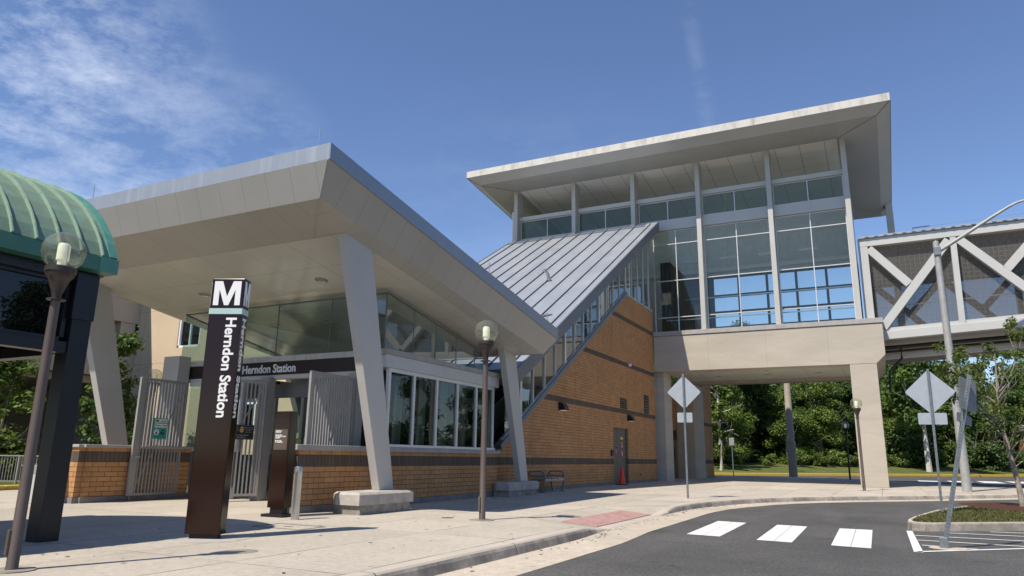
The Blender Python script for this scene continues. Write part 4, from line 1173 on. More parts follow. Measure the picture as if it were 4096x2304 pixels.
MB().bar((.48, 41.4, 6.55), (15.2, 41.4, 7.2), .4, .5).build('under_beam', 'white_metal', br)
MB().tube([(.5, 40.4, 6.75), (6, 40.4, 7.0), (15, 40.4, 7.4)], .10, 10).tube([(1.2, 40.4, 6.8), (1.2, 40.4, 6.2), (.9, 40.4, 5.9), (.6, 40.6, 5.6), (.55, 40.6, 4.6)], .06, 8).tube([(.5, 40.8, 6.6), (15, 40.8, 7.25)], .06, 8).build('pipe', 'blackpole', br)
MB().tube([(2.3, 39.9, 12.3), (2.3, 39.9, 12.7), (3.1, 39.9, 12.72)], .03, 6).build('roof_bracket', 'galv', br)
MB().tube([(2.3, 39.9, 12.7), (15, 39.9, 13.0)], .008, 5).build('safety_wire', 'galv', br)

# ---------------------------------------------------------------- station pylon
py = thing('station_pylon', 'tall brown sign pylon with a white M and vertical station name', 'sign', (-8.40, 7.32, 0))
PW, PD, PH = .49, .215, 3.65
pa = R(24)
ux = Vector((math.cos(pa), math.sin(pa), 0)); uy = Vector((-math.sin(pa), math.cos(pa), 0)); P0 = Vector((-8.60, 7.12, 0))
def pp(a, b, z): return P0+ux*a+uy*b+Vector((0, 0, z))
def obox(b, a0, a1, b0, b1, z0, z1): return b.loft([pp(a0, b0, z0), pp(a1, b0, z0), pp(a1, b1, z0), pp(a0, b1, z0)], [pp(a0, b0, z1), pp(a1, b0, z1), pp(a1, b1, z1), pp(a0, b1, z1)])
obox(MB(), 0, PW, 0, PD, .06, PH).build('shaft', 'brown', py, .012)
obox(MB(), .05, PW-.05, .05, PD-.05, 0, .06).build('foot', 'black', py)
obox(MB(), -.002, PW+.002, -.002, PD+.002, 3.115, 3.20).build('stripe', 'seafoam', py)
Mpts = [(0, 0), (.20, 0), (.20, .66), (.42, 0), (.58, 0), (.80, .66), (.80, 0), (1, 0), (1, 1), (.70, 1), (.5, .36), (.30, 1), (0, 1)]
mh = .36; mz = 3.245
def letterM(fn, wdt):
    b = MB(); b.prism([fn(x*wdt, z*mh) for x, z in Mpts], fn(0, 0, .006)-fn(0, 0)); return b.build('letter_m', 'white', py)
letterM(lambda x, z, d=0: pp(.045+x, -.001-d, mz+z), PW-.09)
letterM(lambda x, z, d=0: pp(PW+.001+d, .02+x, mz+z), PD-.04)
letterM(lambda x, z, d=0: pp(-.001-d, PD-.02-x, mz+z), PD-.04)
text('lettering', 'Herndon Station', .215, 'white', py, pp(PW*.56, -.001, 3.06), (0, 0, -1), ux, .006, .004, 'LEFT', 1.43)
text('lettering', 'Herndon Station', .15, 'white', py, pp(PW+.001, PD*.25, 3.06), (0, 0, -1), uy, .005, .004, 'LEFT', 1.43)
b = MB().lathe([(.55, .0005), (.55, .004), (.001, .005)], (-8.40, 7.35, 0), 40)
setting(b.build('pylon_footing', 'slab'))

# small brown information post
sp = thing('information_post', 'low brown wayfinding post with a grey text plate beside the steel bollard', 'sign', (-10.35, 10.52, 0))
P0 = Vector((-10.43, 10.42, 0)); pa = R(2); ux = Vector((math.cos(pa), math.sin(pa), 0)); uy = Vector((-math.sin(pa), math.cos(pa), 0))
obox(MB(), 0, .40, 0, .20, .16, 1.94).build('shaft', 'brown', sp, .008)
obox(MB(), .05, .35, .03, .17, .05, .16).build('foot', 'black', sp)
obox(MB(), -.06, .46, -.08, .28, .0, .05).build('base_plate', 'black', sp, .005)
ip = obox(MB(), .04, .36, -.006, 0, 1.22, 1.60).build('text_plate', simple('plate_brown', (.115, .088, .072), .4), sp)
for i, t in enumerate(['HERNDON', 'STATION', '', 'SILVER LINE', 'TO LARGO TOWN', 'CENTER', '', 'SILVER LINE', 'TO ASHBURN']):
    if t: text('lettering', t, .030, 'white', ip, pp(.065, -.007, 1.558-.026*i+(.01*(t == ''))), ux, (0, 0, 1), .0012, .001)

# steel bollard
bo = thing('bollard', 'stainless steel bollard in front of the brick corner', 'bollard', (-9.53, 10.22, 0))
MB().lathe([(.073, 0), (.073, .80), (.0745, .805), (.0745, .90), (.066, .922), (.001, .925)], (-9.53, 10.22, 0), 28).build('post', 'steel', bo, 0, True)
MB().box(-9.60, 10.145, .80, -9.57, 10.155, .83).build('lock', 'black', bo)

# ---------------------------------------------------------------- gates
def make_gate(name, label, p, ang, L, ht=2.93, plate=False, grp='tall barred entrance gates'):
    """gate leaf from the free end p (local x=0) to the hinge (local x=L)"""
    t = thing(name, label, 'gate', (0, 0, 0), grp)
    t.location = p; t.rotation_euler.z = ang
    ORG[t] = Vector((0, 0, 0))
    f = MB().box(0, -.03, .12, .17 if plate else .12, .03, ht).box(L-.06, -.03, .12, L, .03, ht).box(.1, -.025, .12, L-.05, .025, .18).box(.1, -.025, ht-.07, L-.05, .025, ht)
    f.bar((.14, 0, .2), (L-.05, 0, ht-.12), .012, .03, (0, 0, 1))
    f.build('frame', 'gate', t, .004)
    n = int((L-.25)/.088); b_ = MB()
    for i in range(n):
        x = .21+(L-.30)*i/(n-1); b_.box(x-.017, -.018, .17, x+.017, .018, ht-.06)
    b_.build('infill_bars', 'gate', t)
    if plate:
        MB().tube([(.08, -.03, 1.02), (.08, -.08, 1.02), (.20, -.08, 1.02)], .011, 8).build('handle', 'steel', t)
        MB().lathe([(.02, 0), (.02, .01)], (.08, -.035, .88), 10).build('lock', 'steel', t)
    MB().tube([(.10, 0, .13), (.10, 0, .01)], .012, 6).build('drop_bolt', 'gate', t)
    return t
make_gate('entrance_gate', 'grey barred gate leaf standing open against the left brick pier', (-16.06, 11.54, 0), R(94), 1.45, 2.93, True)
make_gate('entrance_gate', 'grey barred gate leaf behind the station pylon with the black police notice', (-14.62, 12.15, 0), R(62), 1.55, 2.93)
make_gate('entrance_gate', 'grey barred gate leaf behind the front leaning column', (-11.02, 11.95, 0), R(93), 1.6, 2.93)
# poster and notice hung on the gates
def frame3(o_, xd, zd=(0, 0, 1)):
    o_ = Vector(o_); xd = Vector(xd).normalized(); zd = Vector(zd); n_ = xd.cross(zd)
    return lambda a, z, d=0: o_+xd*a+zd*z+n_*d
def sheet(b, fn, a0, a1, z0, z1, d0, d1): return b.loft([fn(a0, z0, d0), fn(a1, z0, d0), fn(a1, z0, d1), fn(a0, z0, d1)], [fn(a0, z1, d0), fn(a1, z1, d0), fn(a1, z1, d1), fn(a0, z1, d1)])
po = thing('helpline_poster', 'teal helpline poster with telephone symbol tied to the left gate', 'poster', (-16.02, 12.2, 1.45))
fn = frame3((-16.045, 12.03, 1.455), (-.07, 1, 0))
sheet(MB(), fn, 0, .42, 0, .51, .0, .006).build('board', 'teal', po)
sheet(MB(), fn, .03, .39, .40, .485, .006, .008).build('header', 'white', po)
sheet(MB(), fn, .03, .39, .285, .375, .006, .008).poly([fn(.06, .29, .008), fn(.13, .29, .008), fn(.09, .265, .008)]).build('speech_bubble', 'white', po)
text('lettering', '988', .070, 'black', po, fn(.04, .418, .009), fn(1, 0)-fn(0, 0), (0, 0, 1), .002, .001)
text('lettering', 'LIFELINE', .045, 'black', po, fn(.19, .420, .009), fn(1, 0)-fn(0, 0), (0, 0, 1), .001, .001)
text('lettering', 'Need to Talk?', .058, 'black', po, fn(.045, .312, .009), fn(1, 0)-fn(0, 0), (0, 0, 1), .001, .001, 'LEFT', .33)
text('lettering', 'DIAL', .060, 'black', po, fn(.23, .195, .007), fn(1, 0)-fn(0, 0), (0, 0, 1), .001, .001)
text('lettering', '988', .105, 'black', po, fn(.19, .105, .007), fn(1, 0)-fn(0, 0), (0, 0, 1), .002, .001)
b = MB(); b.poly([fn(.105+.072*math.cos(t), .165+.072*math.sin(t), .007) for t in [2*math.pi*i/24 for i in range(24)]]); b.build('disc', 'white', po)
sheet(MB(), fn, .08, .13, .115, .205, .008, .010).build('phone_symbol', 'black', po)
sheet(MB(), fn, .088, .122, .165, .192, .010, .012).build('phone_screen', 'white', po)
sheet(sheet(MB(), fn, .04, .38, .066, .072, .006, .008), fn, .05, .34, .048, .054, .006, .008).build('small_print', 'black', po)
no = thing('police_notice', 'black metal notice with gold badge fixed to the middle gate', 'notice', (-14.3, 12.6, 1.5))
gd = Vector((math.cos(R(62)), math.sin(R(62)), 0))
fn = frame3(Vector((-14.62, 12.15, 1.47))+gd*.72+Vector((gd.y, -gd.x, 0))*.04, gd)
sheet(MB(), fn, 0, .60, 0, .36, 0, .006).build('board', 'black', no)
b = MB()
for a0, a1, z0, z1 in ((.012, .588, .012, .016), (.012, .588, .344, .348), (.012, .016, .012, .348), (.584, .588, .012, .348)): sheet(b, fn, a0, a1, z0, z1, .006, .0075)
b.build('border', 'greytxt', no)
xd_ = fn(1, 0)-fn(0, 0)
for i, t in enumerate(['Report crime,', 'emergencies or', 'suspicious activity', 'to the']): text('lettering', t, .030, 'greytxt', no, fn(.145, .285-.037*i, .008), xd_, (0, 0, 1), 0, .001, 'CENTER')
for i, t in enumerate(['Reporte cualquier', 'crimen, emergencia', 'o actividad', 'sospechosa a']): text('lettering', t, .030, 'greytxt', no, fn(.455, .285-.037*i, .008), xd_, (0, 0, 1), 0, .001, 'CENTER')
text('lettering', 'Metro Transit Police', .042, 'greytxt', no, fn(.30, .095, .008), xd_, (0, 0, 1), .0005, .001, 'CENTER')
text('lettering', '202-962-2121', .038, 'greytxt', no, fn(.30, .045, .008), xd_, (0, 0, 1), .0005, .001, 'CENTER')
b = MB(); b.prism([fn(.30+x, .155+z, .007) for x, z in ((0, 0), (.04, .035), (.045, .08), (.03, .11), (.035, .145), (.012, .16), (-.012, .16), (-.035, .145), (-.03, .11), (-.045, .08), (-.04, .035))], fn(0, 0, .004)-fn(0, 0)); b.build('badge', 'gold', no)

# speaker under the header
spk = thing('loudspeaker', 'grey tilted loudspeaker box hung inside the pavilion entrance', 'loudspeaker', (-12.6, 14.3, 2.7))
MB().loft([(-12.78, 14.10, 2.36), (-12.46, 14.18, 2.36), (-12.46, 14.42, 2.42), (-12.78, 14.36, 2.42)], [(-12.66, 14.0, 2.92), (-12.34, 14.08, 2.92), (-12.34, 14.32, 2.98), (-12.66, 14.26, 2.98)]).build('cabinet', 'gate', spk, .03)
MB().bar((-12.55, 14.25, 2.9), (-12.55, 14.25, 3.15), .05, .05).build('bracket', 'darkgrey', spk)

# ---------------------------------------------------------------- globe lamps
LG = 'globe lamps on bronze posts'
def make_lamp(label, mat_pole='bronze', mat_cup='bronzedark'):
    t = thing('globe_lamp', label, 'street lamp', (0, 0, 0), LG)
    ORG[t] = Vector()
    MB().lathe([(.23, 0), (.23, .012), (.001, .016)], (0, 0, 0), 28).build('base_plate', 'slabdark', t)
    MB().lathe([(.066, .0), (.066, .02), (.060, .03), (.050, 2.98), (.001, 2.985)], (0, 0, 0), 20).build('pole', mat_pole, t, 0, True)
    MB().box(-.05, -.085, .16, -.005, -.03, .42).build('hand_hole_cover', mat_pole, t, .01)
    MB().lathe([(.10, 2.95), (.10, 2.965), (.050, 2.97), (.052, 3.02), (.062, 3.05), (.085, 3.12), (.118, 3.20), (.150, 3.24), (.152, 3.275), (.165, 3.28), (.165, 3.335), (.14, 3.345), (.001, 3.345)], (0, 0, 0), 24).build('collar', mat_cup, t, 0, True)
    prof = [(.232*math.sin(a), 3.535-.232*math.cos(a)) for a in [R(38)+(math.pi-R(38))*i/20 for i in range(21)]]
    prof[-1] = (.0005, prof[-1][1])
    g_ = MB().lathe(prof, (0, 0, 0), 36)
    g_.f = g_.f[1:] if False else g_.f
    go = g_.build('globe', 'globe', t, 0, True)
    MB().lathe([(.05, 3.345), (.05, 3.42), (.068, 3.43), (.068, 3.60), (.055, 3.63), (.001, 3.63)], (0, 0, 0), 20).build('refractor', 'lampwhite', go, 0, True)
    MB().tube([(.085, 0, 3.345), (.085, 0, 3.60)], .004, 5).tube([(-.085, 0, 3.345), (-.085, 0, 3.60)], .004, 5).build('wire_guard', 'steel', go)
    return t
lampM = make_lamp('globe lamp on a bronze post in front of the pavilion side windows')
lampM.location = (-6.757, 12.131, 0)
def lampcopy(x, y, label, s=1.0):
    c = copy_tree(lampM); c.location = (x, y, 0); c.scale = (s, s, s); c['label'] = label; return c
l1 = lampcopy(-7.70, 4.42, 'largest globe lamp, close by at the left beside the green roofed shelter', .915)
lampcopy(-.877, 33.587, 'globe lamp standing against the tall concrete pier')
lampcopy(-18.8, 13.95, 'globe lamp seen through the bars of the left gate', .93)
lb = make_lamp('slim black globe lamp at the far side of the walkway under the bridge house', 'blackpole', 'blackpole')
lb.location = (-2.182, 53.616, 0)

# ---------------------------------------------------------------- signs on perforated posts
SG = 'sign backs on perforated posts'
def perf_post(t, h, w=.055, lean=(0, 0)):
    """square perforated tube from the ground to height h; returns a function of height"""
    lx, ly = lean
    P = lambda z: Vector((lx*z, ly*z, z))
    b = MB().bar(P(-.0), P(h), w, w, (1, 0, 0))
    o_ = b.build('post', 'galv', t, .004)
    hb = MB(); z = .12
    while z < h-.04:
        c = P(z)
        for dx, dy in ((0, -1), (1, 0)):
            n_ = Vector((dx, dy, 0)); s_ = Vector((-dy, dx, 0)); q_ = c+n_*(w/2+.001)
            r_ = .0075
            hb.poly([q_+s_*r_, q_+Vector((0, 0, r_)), q_-s_*r_, q_-Vector((0, 0, r_))])
        z += .0508
    hb.build('perforation', 'black', t)
    return P
def rounded(w, h, r, n=5):
    pts = []
    for cx_, cy_, a0 in ((w/2-r, h/2-r, 0), (-w/2+r, h/2-r, 90), (-w/2+r, -h/2+r, 180), (w/2-r, -h/2+r, 270)):
        for i in range(n+1):
            a_ = R(a0+90*i/n); pts.append((cx_+r*math.cos(a_), cy_+r*math.sin(a_)))
    return pts
def plate(t, name, c, w, h, r, mat, yaw=0.0, roll=0.0, th=.004):
    pts = rounded(w, h, r); cr, sr_ = math.cos(roll), math.sin(roll); b = MB()
    ring = [Vector(((x*cr-z*sr_)*math.cos(yaw), (x*cr-z*sr_)*math.sin(yaw), x*sr_+z*cr))+Vector(c) for x, z in pts]
    b.prism(ring, Vector((-math.sin(yaw), math.cos(yaw), 0))*th)
    return b.build(name, mat, t)
def diamond_sign(label, loc, h, yaw, side=.76, dz=.58, lean=(0, 0), pw=.46, ph=.30, gapz=.26):
    t = thing('diamond_sign', label, 'sign', (0, 0, 0), SG); ORG[t] = Vector()
    P = perf_post(t, h, .055, lean)
    nrm = Vector((-math.sin(yaw), math.cos(yaw), 0))*.034
    ang = math.atan(lean[0])
    plate(t, 'diamond_plate', P(h-dz)+nrm, side, side, .05, 'signback', yaw, R(45)-ang)
    plate(t, 'lower_plate', P(h-dz-side*.7071-gapz)+nrm, pw, ph, .03, 'signback', yaw, -ang)
    b = MB()
    for z in (h-.3, h-.85): c = P(z)-Vector((0, .03, 0)); b.lathe([(.012, 0), (.012, .008), (.001, .008)], c, 8)
    b.build('bolt', 'galv', t)
    t.location = loc
    return t
diamond_sign('bare back of a diamond sign on an upright post beside the dropped kerb', (-5.44, 22.55, 0), 3.76, R(6), .74, .56)
diamond_sign('bare back of a diamond sign on a post standing on the kerbed island', (1.10, 20.55, 0), 3.42, R(-2), .78, .56, (.012, 0), .62, .28, .10)
t = thing('leaning_sign', 'grey backs of two small rounded signs on a post leaning right over the hatching', 'sign', (0, 0, 0), SG); ORG[t] = Vector()
LN = (.235, -.02)
P = perf_post(t, 2.68, .065, LN)
plate(t, 'upper_plate', P(2.37)+Vector((.02, .05, 0)), .46, .52, .045, 'signdull', R(55), -R(12))
plate(t, 'lower_plate', P(1.99)+Vector((.02, .05, 0)), .40, .15, .03, 'signdull', R(55), -R(12))
MB().box(-.06, -.06, 0, .06, .06, .17).build('anchor_sleeve', 'galv', t, .01)
b = MB()
for z in (2.52, 2.2, 2.03, 1.94): b.bar(P(z)+Vector((-.045, -.01, 0)), P(z)+Vector((.045, -.01, 0)), .015, .02)
b.build('clamp', 'galv', t)
t.location = (.70, 13.64, G)
b = MB().lathe([(.26, .006), (.26, .009), (.001, .010)], (.74, 13.62, G), 20)
setting(b.build('post_footing', 'gutter'))
# far signs
t = thing('far_sign', 'grey back of a small upright sign on a slim post by the far walkway edge', 'sign', (-10.893, 60.531, G))
MB().box(-10.925, 60.5, G, -10.86, 60.56, 2.9).build('post', 'galv', t)
MB().box(-11.09, 60.44, 2.30, -10.70, 60.47, 2.90).build('plate', 'signback', t)
t = thing('far_sign', 'small white sign with red lines on a thin post before the trees', 'sign', (-7.6, 71.6, G))
MB().box(-7.45, 71.6, G, -7.39, 71.66, 2.75).build('post', 'galv', t)
pl = MB().box(-7.62, 71.55, 2.05, -7.22, 71.58, 2.75).build('plate', 'white', t)
for z0, z1, x1 in ((2.56, 2.66, -7.27), (2.33, 2.38, -7.33), (2.15, 2.2, -7.42)): MB().box(-7.57, 71.54, z0, x1, 71.549, z1).build('red_line', 'red', pl)
t = thing('crossing_sign', 'fluorescent yellow crossing sign with arrow plate seen through the pavilion', 'sign', (-18.32, 19.25, 0))
MB().box(-18.35, 19.25, 0, -18.29, 19.3, 2.2).build('post', 'galv', t)
cxn = Vector((-18.32, 19.22, 1.93)); ux_ = Vector((.8, .6, 0))
b = MB(); b.prism([cxn+ux_*a_+Vector((0, 0, z)) for a_, z in ((0, -.24), (.22, 0), (0, .24), (-.22, 0))], (-.006, .008, 0)); b.build('diamond_plate', 'lime', t)
b = MB(); b.prism([cxn+ux_*a_+Vector((0, 0, z)) for a_, z in ((-.2, -.46), (.2, -.46), (.2, -.25), (-.2, -.25))], (-.006, .008, 0)); ap = b.build('arrow_plate', 'lime', t)
b = MB(); b.prism([cxn+ux_*a_+Vector((0, -.004, z)) for a_, z in ((-.12, -.28), (-.06, -.28), (.05, -.37), (.08, -.33), (.12, -.44), (-.01, -.43), (.02, -.40), (-.10, -.32))], (.002, -.003, 0)); b.build('arrow', 'black', ap)

# ---------------------------------------------------------------- bench and cone
bn = thing('bench', 'grey metal bench with looped arms and slatted seat against the brick wall', 'bench', (-10.5, 23.35, 0))
for y in (22.55, 24.22):
    arm = []
    for x, z in ((-10.42, 0), (-10.22, .0), ):
        pass
    path = [(-10.30, .015), (-10.27, .14), (-10.22, .30), (-10.20, .45), (-10.21, .58), (-10.26, .65), (-10.36, .675), (-10.62, .675), (-10.76, .655), (-10.80, .60), (-10.76, .54), (-10.62, .53), (-10.40, .53), (-10.22, .52)]
    bb = MB()
    for i in range(len(path)-1): bb.bar((path[i][0], y, path[i][1]), (path[i+1][0], y, path[i+1][1]), .06, .045, (1, 0, .3))
    for i in range(1, len(path)-1): bb.lathe([(.001, -.024), (.024, -.02), (.024, .02), (.001, .024)], (path[i][0], y, path[i][1]), 8)
    bb.box(-10.40, y-.03, 0, -10.18, y+.03, .02)
    bb.build('arm', 'galv', bn)
for y in (22.60, 24.17):
    MB().bar((-10.72, y, .38), (-10.24, y, .38), .06, .05).bar((-10.70, y, .38), (-10.62, y, 0), .06, .05).build('leg', 'galv', bn)
sb2 = MB()
for i in range(7): sb2.box(-10.74+.078*i, 22.58, .41, -10.70+.078*i+.02, 24.19, .435)
sb2.build('seat', 'galv', bn)
MB().box(-10.215, 22.60, .365, -10.19, 24.18, .44).build('seat_rail', 'wood', bn, .008)
for y in (23.1, 23.65):
    MB().tube([(-10.19, y, .40), (-10.20, y, .50), (-10.26, y, .535), (-10.66, y, .535), (-10.72, y, .50), (-10.72, y, .43)], .018, 8).build('seat_divider', 'galv', bn)
cn_ = thing('traffic_cone', 'bright orange traffic cone in front of the double doors', 'traffic cone', (-10.58, 31.75, 0))
MB().box(-10.80, 31.53, 0, -10.36, 31.97, .035).build('base', 'black', cn_, .012)
MB().lathe([(.165, .035), (.155, .07), (.032, .795), (.028, .80), (.001, .80)], (-10.58, 31.75, 0), 24).build('cone_body', 'orange', cn_, 0, True)

# ---------------------------------------------------------------- bus shelter with the copper barrel roof
sh = thing('shelter', 'dark framed shelter with green copper barrel roof and raised seams', 'shelter', (-11.6, 3.0, 0))
XS, YE = -9.5, 6.12
MB().loft([(-9.72, 5.84, 0), (-9.70, 6.10, 0), (-9.96, 6.09, 0), (-9.96, 5.82, 0)], [(-9.72, 5.84, 3.58), (-9.70, 6.10, 3.58), (-9.96, 6.09, 3.58), (-9.96, 5.82, 3.58)]).build('post', 'ink', sh, .008)
MB().box(-9.735, 5.80, 2.9, -9.68, 6.115, 3.55).build('post_cover', 'ink', sh, .006)
for x, y in ((-9.84, 1.6), (-9.84, -2.4), (-13.4, 5.95), (-13.4, 1.6), (-13.4, -2.4)):
    MB().box(x-.12, y-.13, 0, x+.12, y+.13, 3.58).build('post', 'ink', sh, .008)
for x in (-9.84, -13.4):
    MB().box(x-.09, -2.4, 2.43, x+.10, 5.83, 2.58).build('lower_beam', 'ink', sh, .006)
    MB().box(x-.12, -2.4, 3.44, x+.12, 5.83, 3.58).build('upper_beam', 'ink', sh, .006)
    f = MB()
    for y0, y1 in ((-2.2, 1.45), (1.75, 5.80)):
        f.box(x-.03, y0, 2.58, x+.05, y0+.06, 3.44).box(x-.03, y1-.06, 2.58, x+.05, y1, 3.44).box(x-.03, y0, 2.58, x+.05, y1, 2.64).box(x-.03, y0, 3.39, x+.05, y1, 3.44)
    fo = f.build('window_frame', 'ink', sh)
    for y0, y1 in ((-2.2, 1.45), (1.75, 5.80)):
        MB().box(x-.005, y0+.06, 2.64, x+.005, y1-.06, 3.39).build('pane', 'glassblack', fo)
for z0, z1, nm in ((2.43, 2.58, 'lower_beam'), (3.44, 3.58, 'upper_beam')):
    MB().box(-13.3, 5.86, z0, -9.95, 6.05, z1).build(nm, 'ink', sh)
MB().box(-13.28, 5.95, 2.58, -9.97, 5.96, 3.44).build('pane', 'glassblack', sh)
# fascia gutter box
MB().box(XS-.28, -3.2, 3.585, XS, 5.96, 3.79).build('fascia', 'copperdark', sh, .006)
MB().box(XS-.28, 5.962, 3.585, XS+.006, 6.24, 3.795).build('fascia_end', simple('copper_fascia_lit', (.075, .245, .185), .4, .1, .1, 2), sh, .006)  # brighter copper copy, light on a turned end piece put into colour
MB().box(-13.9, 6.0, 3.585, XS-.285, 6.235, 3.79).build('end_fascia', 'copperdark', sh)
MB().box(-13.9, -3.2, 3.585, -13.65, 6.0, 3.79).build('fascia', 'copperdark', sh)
MB().box(-13.7, -3.2, 3.56, XS-.25, 6.2, 3.583).build('soffit', simple('shelter_soffit', (.20, .175, .15), .6), sh)
half = [(0, 0), (-.10, .20), (-.23, .39), (-.42, .61), (-.63, .81), (-.86, .97), (-1.10, 1.11), (-1.40, 1.24), (-1.75, 1.34), (-2.1, 1.38)]
arc = [(XS-.02+x, 3.80+z) for x, z in half] + [(XS-.02-4.2-x, 3.80+z) for x, z in half[-2::-1]]
vb = MB()
for i in range(len(arc)-1):
    (xa, za), (xb, zb) = arc[i], arc[i+1]
    vb.poly([(xa, -3.2, za), (xa, YE, za), (xb, YE, zb), (xb, -3.2, zb)])
vb.build('barrel_roof', 'copper', sh, 0, True)
MB().prism([(x, YE-.01, z) for x, z in arc], (0, .01, 0)).build('end_gable', 'copperdark', sh)
ed = MB()
for i in range(len(arc)-1): ed.bar((arc[i][0], YE+.04, arc[i][1]+.01), (arc[i+1][0], YE+.04, arc[i+1][1]+.01), .12, .035, (0, 0, 1))
ed.build('roof_edge', 'copperteal', sh)
for k_ in range(31):
    y = 5.99-.30*k_
    if y < -3: break
    r_ = MB()
    for i in range(len(arc)-1):
        (xa, za), (xb, zb) = arc[i], arc[i+1]
        n_ = Vector((za-zb, 0, xb-xa)).normalized()
        if n_.z < 0: n_ = -n_
        if n_.length == 0: continue
        r_.bar((xa+n_.x*.022, y, za+n_.z*.022), (xb+n_.x*.022, y, zb+n_.z*.022), .020, .045, n_)
    r_.build('standing_seam', 'copperrib', sh)

# ---------------------------------------------------------------- buildings behind, fence, bin
ga = thing('parking_garage', 'shaded precast parking garage with long open decks behind the left trees', 'building', (-32, 5, 0))
b = MB()
for z0, z1 in ((.1, 1.0), (4.33, 5.52), (6.82, 8.0), (9.6, 10.6)): b.box(-30.35, -20, z0, -30, 21.1, z1)
b.build('spandrel', 'garage', ga)
b = MB()
for y in (-18, -8, 2, 11, 20.6): b.box(-30.5, y-.35, 0, -30.05, y+.35, 10.5)
b.build('pillar', 'garage', ga)
b = MB()
for z in (4.3, 6.8, 9.6): b.box(-48, -20, z-.3, -30.4, 21.0, z)
b.build('deck', 'garage', ga)
MB().box(-48, 20.75, 0, -30.4, 21.0, 10.5).build('end_wall', 'garage', ga)
MB().box(-48.3, -20, 0, -48, 21, 10.6).build('rear_wall', 'garage', ga)
rp = MB().prism([(-30.0, 8.0, 3.0), (-30.0, 18.6, 4.0), (-30.0, 18.6, 5.0), (-30.0, 15.5, 4.55), (-30.0, 8.0, 3.35)], (.12, 0, 0))
b = MB()
for z in (5.6, 5.85, 6.1, 1.2, 1.4): b.bar((-30.2, -20, z), (-30.2, 21, z), .02, .02)
b.build('guard_cable', 'galv', ga)
be = thing('beige_building', 'sunlit beige precast building with white framed windows behind the pavilion', 'building', (-25, 26, 0))
BX1 = -20.2
# front wall built round the window openings
wn_ = [(-27.3, -25.9, 5.6, 8.2), (-23.2, -21.4, 1.9, 3.9), (-23.2, -21.4, 5.6, 8.2)]
def wall_with_holes(b, x0, x1, z0, z1, y, th, holes):
    xs = sorted({x0, x1, *[h[0] for h in holes], *[h[1] for h in holes]}); zs = sorted({z0, z1, *[h[2] for h in holes], *[h[3] for h in holes]})
    for i in range(len(xs)-1):
        for j in range(len(zs)-1):
            cx_, cz_ = (xs[i]+xs[i+1])/2, (zs[j]+zs[j+1])/2
            if any(h[0] < cx_ < h[1] and h[2] < cz_ < h[3] for h in holes): continue
            b.box(xs[i], y, zs[j], xs[i+1], y+th, zs[j+1])
b = MB(); wall_with_holes(b, -30.0, BX1, 0, 9.0, 21.1, .4, wn_); b.box(-30, 21.5, 0, -29.6, 34, 9.0).box(BX1-.4, 21.5, 0, BX1, 34, 9.0).box(-30, 33.6, 0, BX1, 34, 9.0).box(-30, 21.1, 9.0, BX1, 34, 9.2)
b.build('wall', 'beige', be)
MB().box(-24.3, 20.8, 0, -23.9, 21.1, 8.9).build('pilaster', 'beige', be)
for x0, x1, z0, z1 in wn_:
    f = MB().box(x0, 21.14, z0, x0+.09, 21.3, z1).box(x1-.09, 21.14, z0, x1, 21.3, z1).box(x0, 21.14, z0, x1, 21.3, z0+.09).box(x0, 21.14, z1-.09, x1, 21.3, z1).box(x0, 21.16, z0+(z1-z0)*.58, x1, 21.28, z0+(z1-z0)*.58+.08).box((x0+x1)/2-.04, 21.16, z0, (x0+x1)/2+.04, 21.28, z1)
    fo = f.build('window', 'white', be)
    MB().box(x0+.05, 21.24, z0+.05, x1-.05, 21.25, z1-.05).build('pane', 'glassblack', fo)
    MB().box(x0+.05, 21.40, z0+.05, x1-.05, 21.41, z1-.05).build('window_void', 'darkint', be)
fbk = thing('distant_building', 'low orange brick building far behind the trees at the right', 'building', (24, 112, 0))
MB().box(16, 112, -1, 48, 124, 5.2).build('wall', 'brick', fbk)
MB().box(15.8, 111.8, 5.2, 48.2, 124.2, 6.0).build('parapet', 'cap', fbk)
for x in (34, 40): 
    MB().box(x, 111.9, 1.2, x+2.5, 111.99, 3.4).build('window', 'glassblack', fbk)
fe = thing('railing', 'grey picket railing on the grass verge at the left edge', 'railing', (-25.5, 15.5, 0))
p0, p1 = Vector((-28.6, 11.8, .1)), Vector((-23.3, 14.5, .1))
rl = MB(); n = 64
for i in range(n+1):
    q = p0.lerp(p1, i/n)
    if i % 16 == 0: continue
    rl.bar(q+Vector((0, 0, .08)), q+Vector((0, 0, .84)), .018, .018)
rl.bar(p0+Vector((0, 0, .86)), p1+Vector((0, 0, .86)), .05, .04).bar(p0+Vector((0, 0, .08)), p1+Vector((0, 0, .08)), .04, .03)
rl.build('pickets', 'gate', fe)
for i in range(0, n+1, 16):
    q = p0.lerp(p1, i/n); MB().bar(q, q+Vector((0, 0, .86)), .06, .06).build('post', 'gate', fe)
bi = thing('litter_bin', 'pale grey flared litter bin half hidden behind the lamp post and shelter post', 'litter bin', (-16.84, 10.07, 0))
MB().loft([(-17.04, 9.87, 0), (-16.64, 9.87, 0), (-16.64, 10.27, 0), (-17.04, 10.27, 0)], [(-17.10, 9.81, .62), (-16.58, 9.81, .62), (-16.58, 10.33, .62), (-17.10, 10.33, .62)]).build('body', 'white_metal', bi, .01)
MB().loft([(-17.10, 9.81, .62), (-16.58, 9.81, .62), (-16.58, 10.33, .62), (-17.10, 10.33, .62)], [(-17.20, 9.71, .82), (-16.48, 9.71, .82), (-16.48, 10.43, .82), (-17.20, 10.43, .82)]).build('hood', 'white_metal', bi, .01)
MB().box(-17.16, 9.75, .82, -16.52, 10.39, .85).build('lid', 'darkgrey', bi, .01)

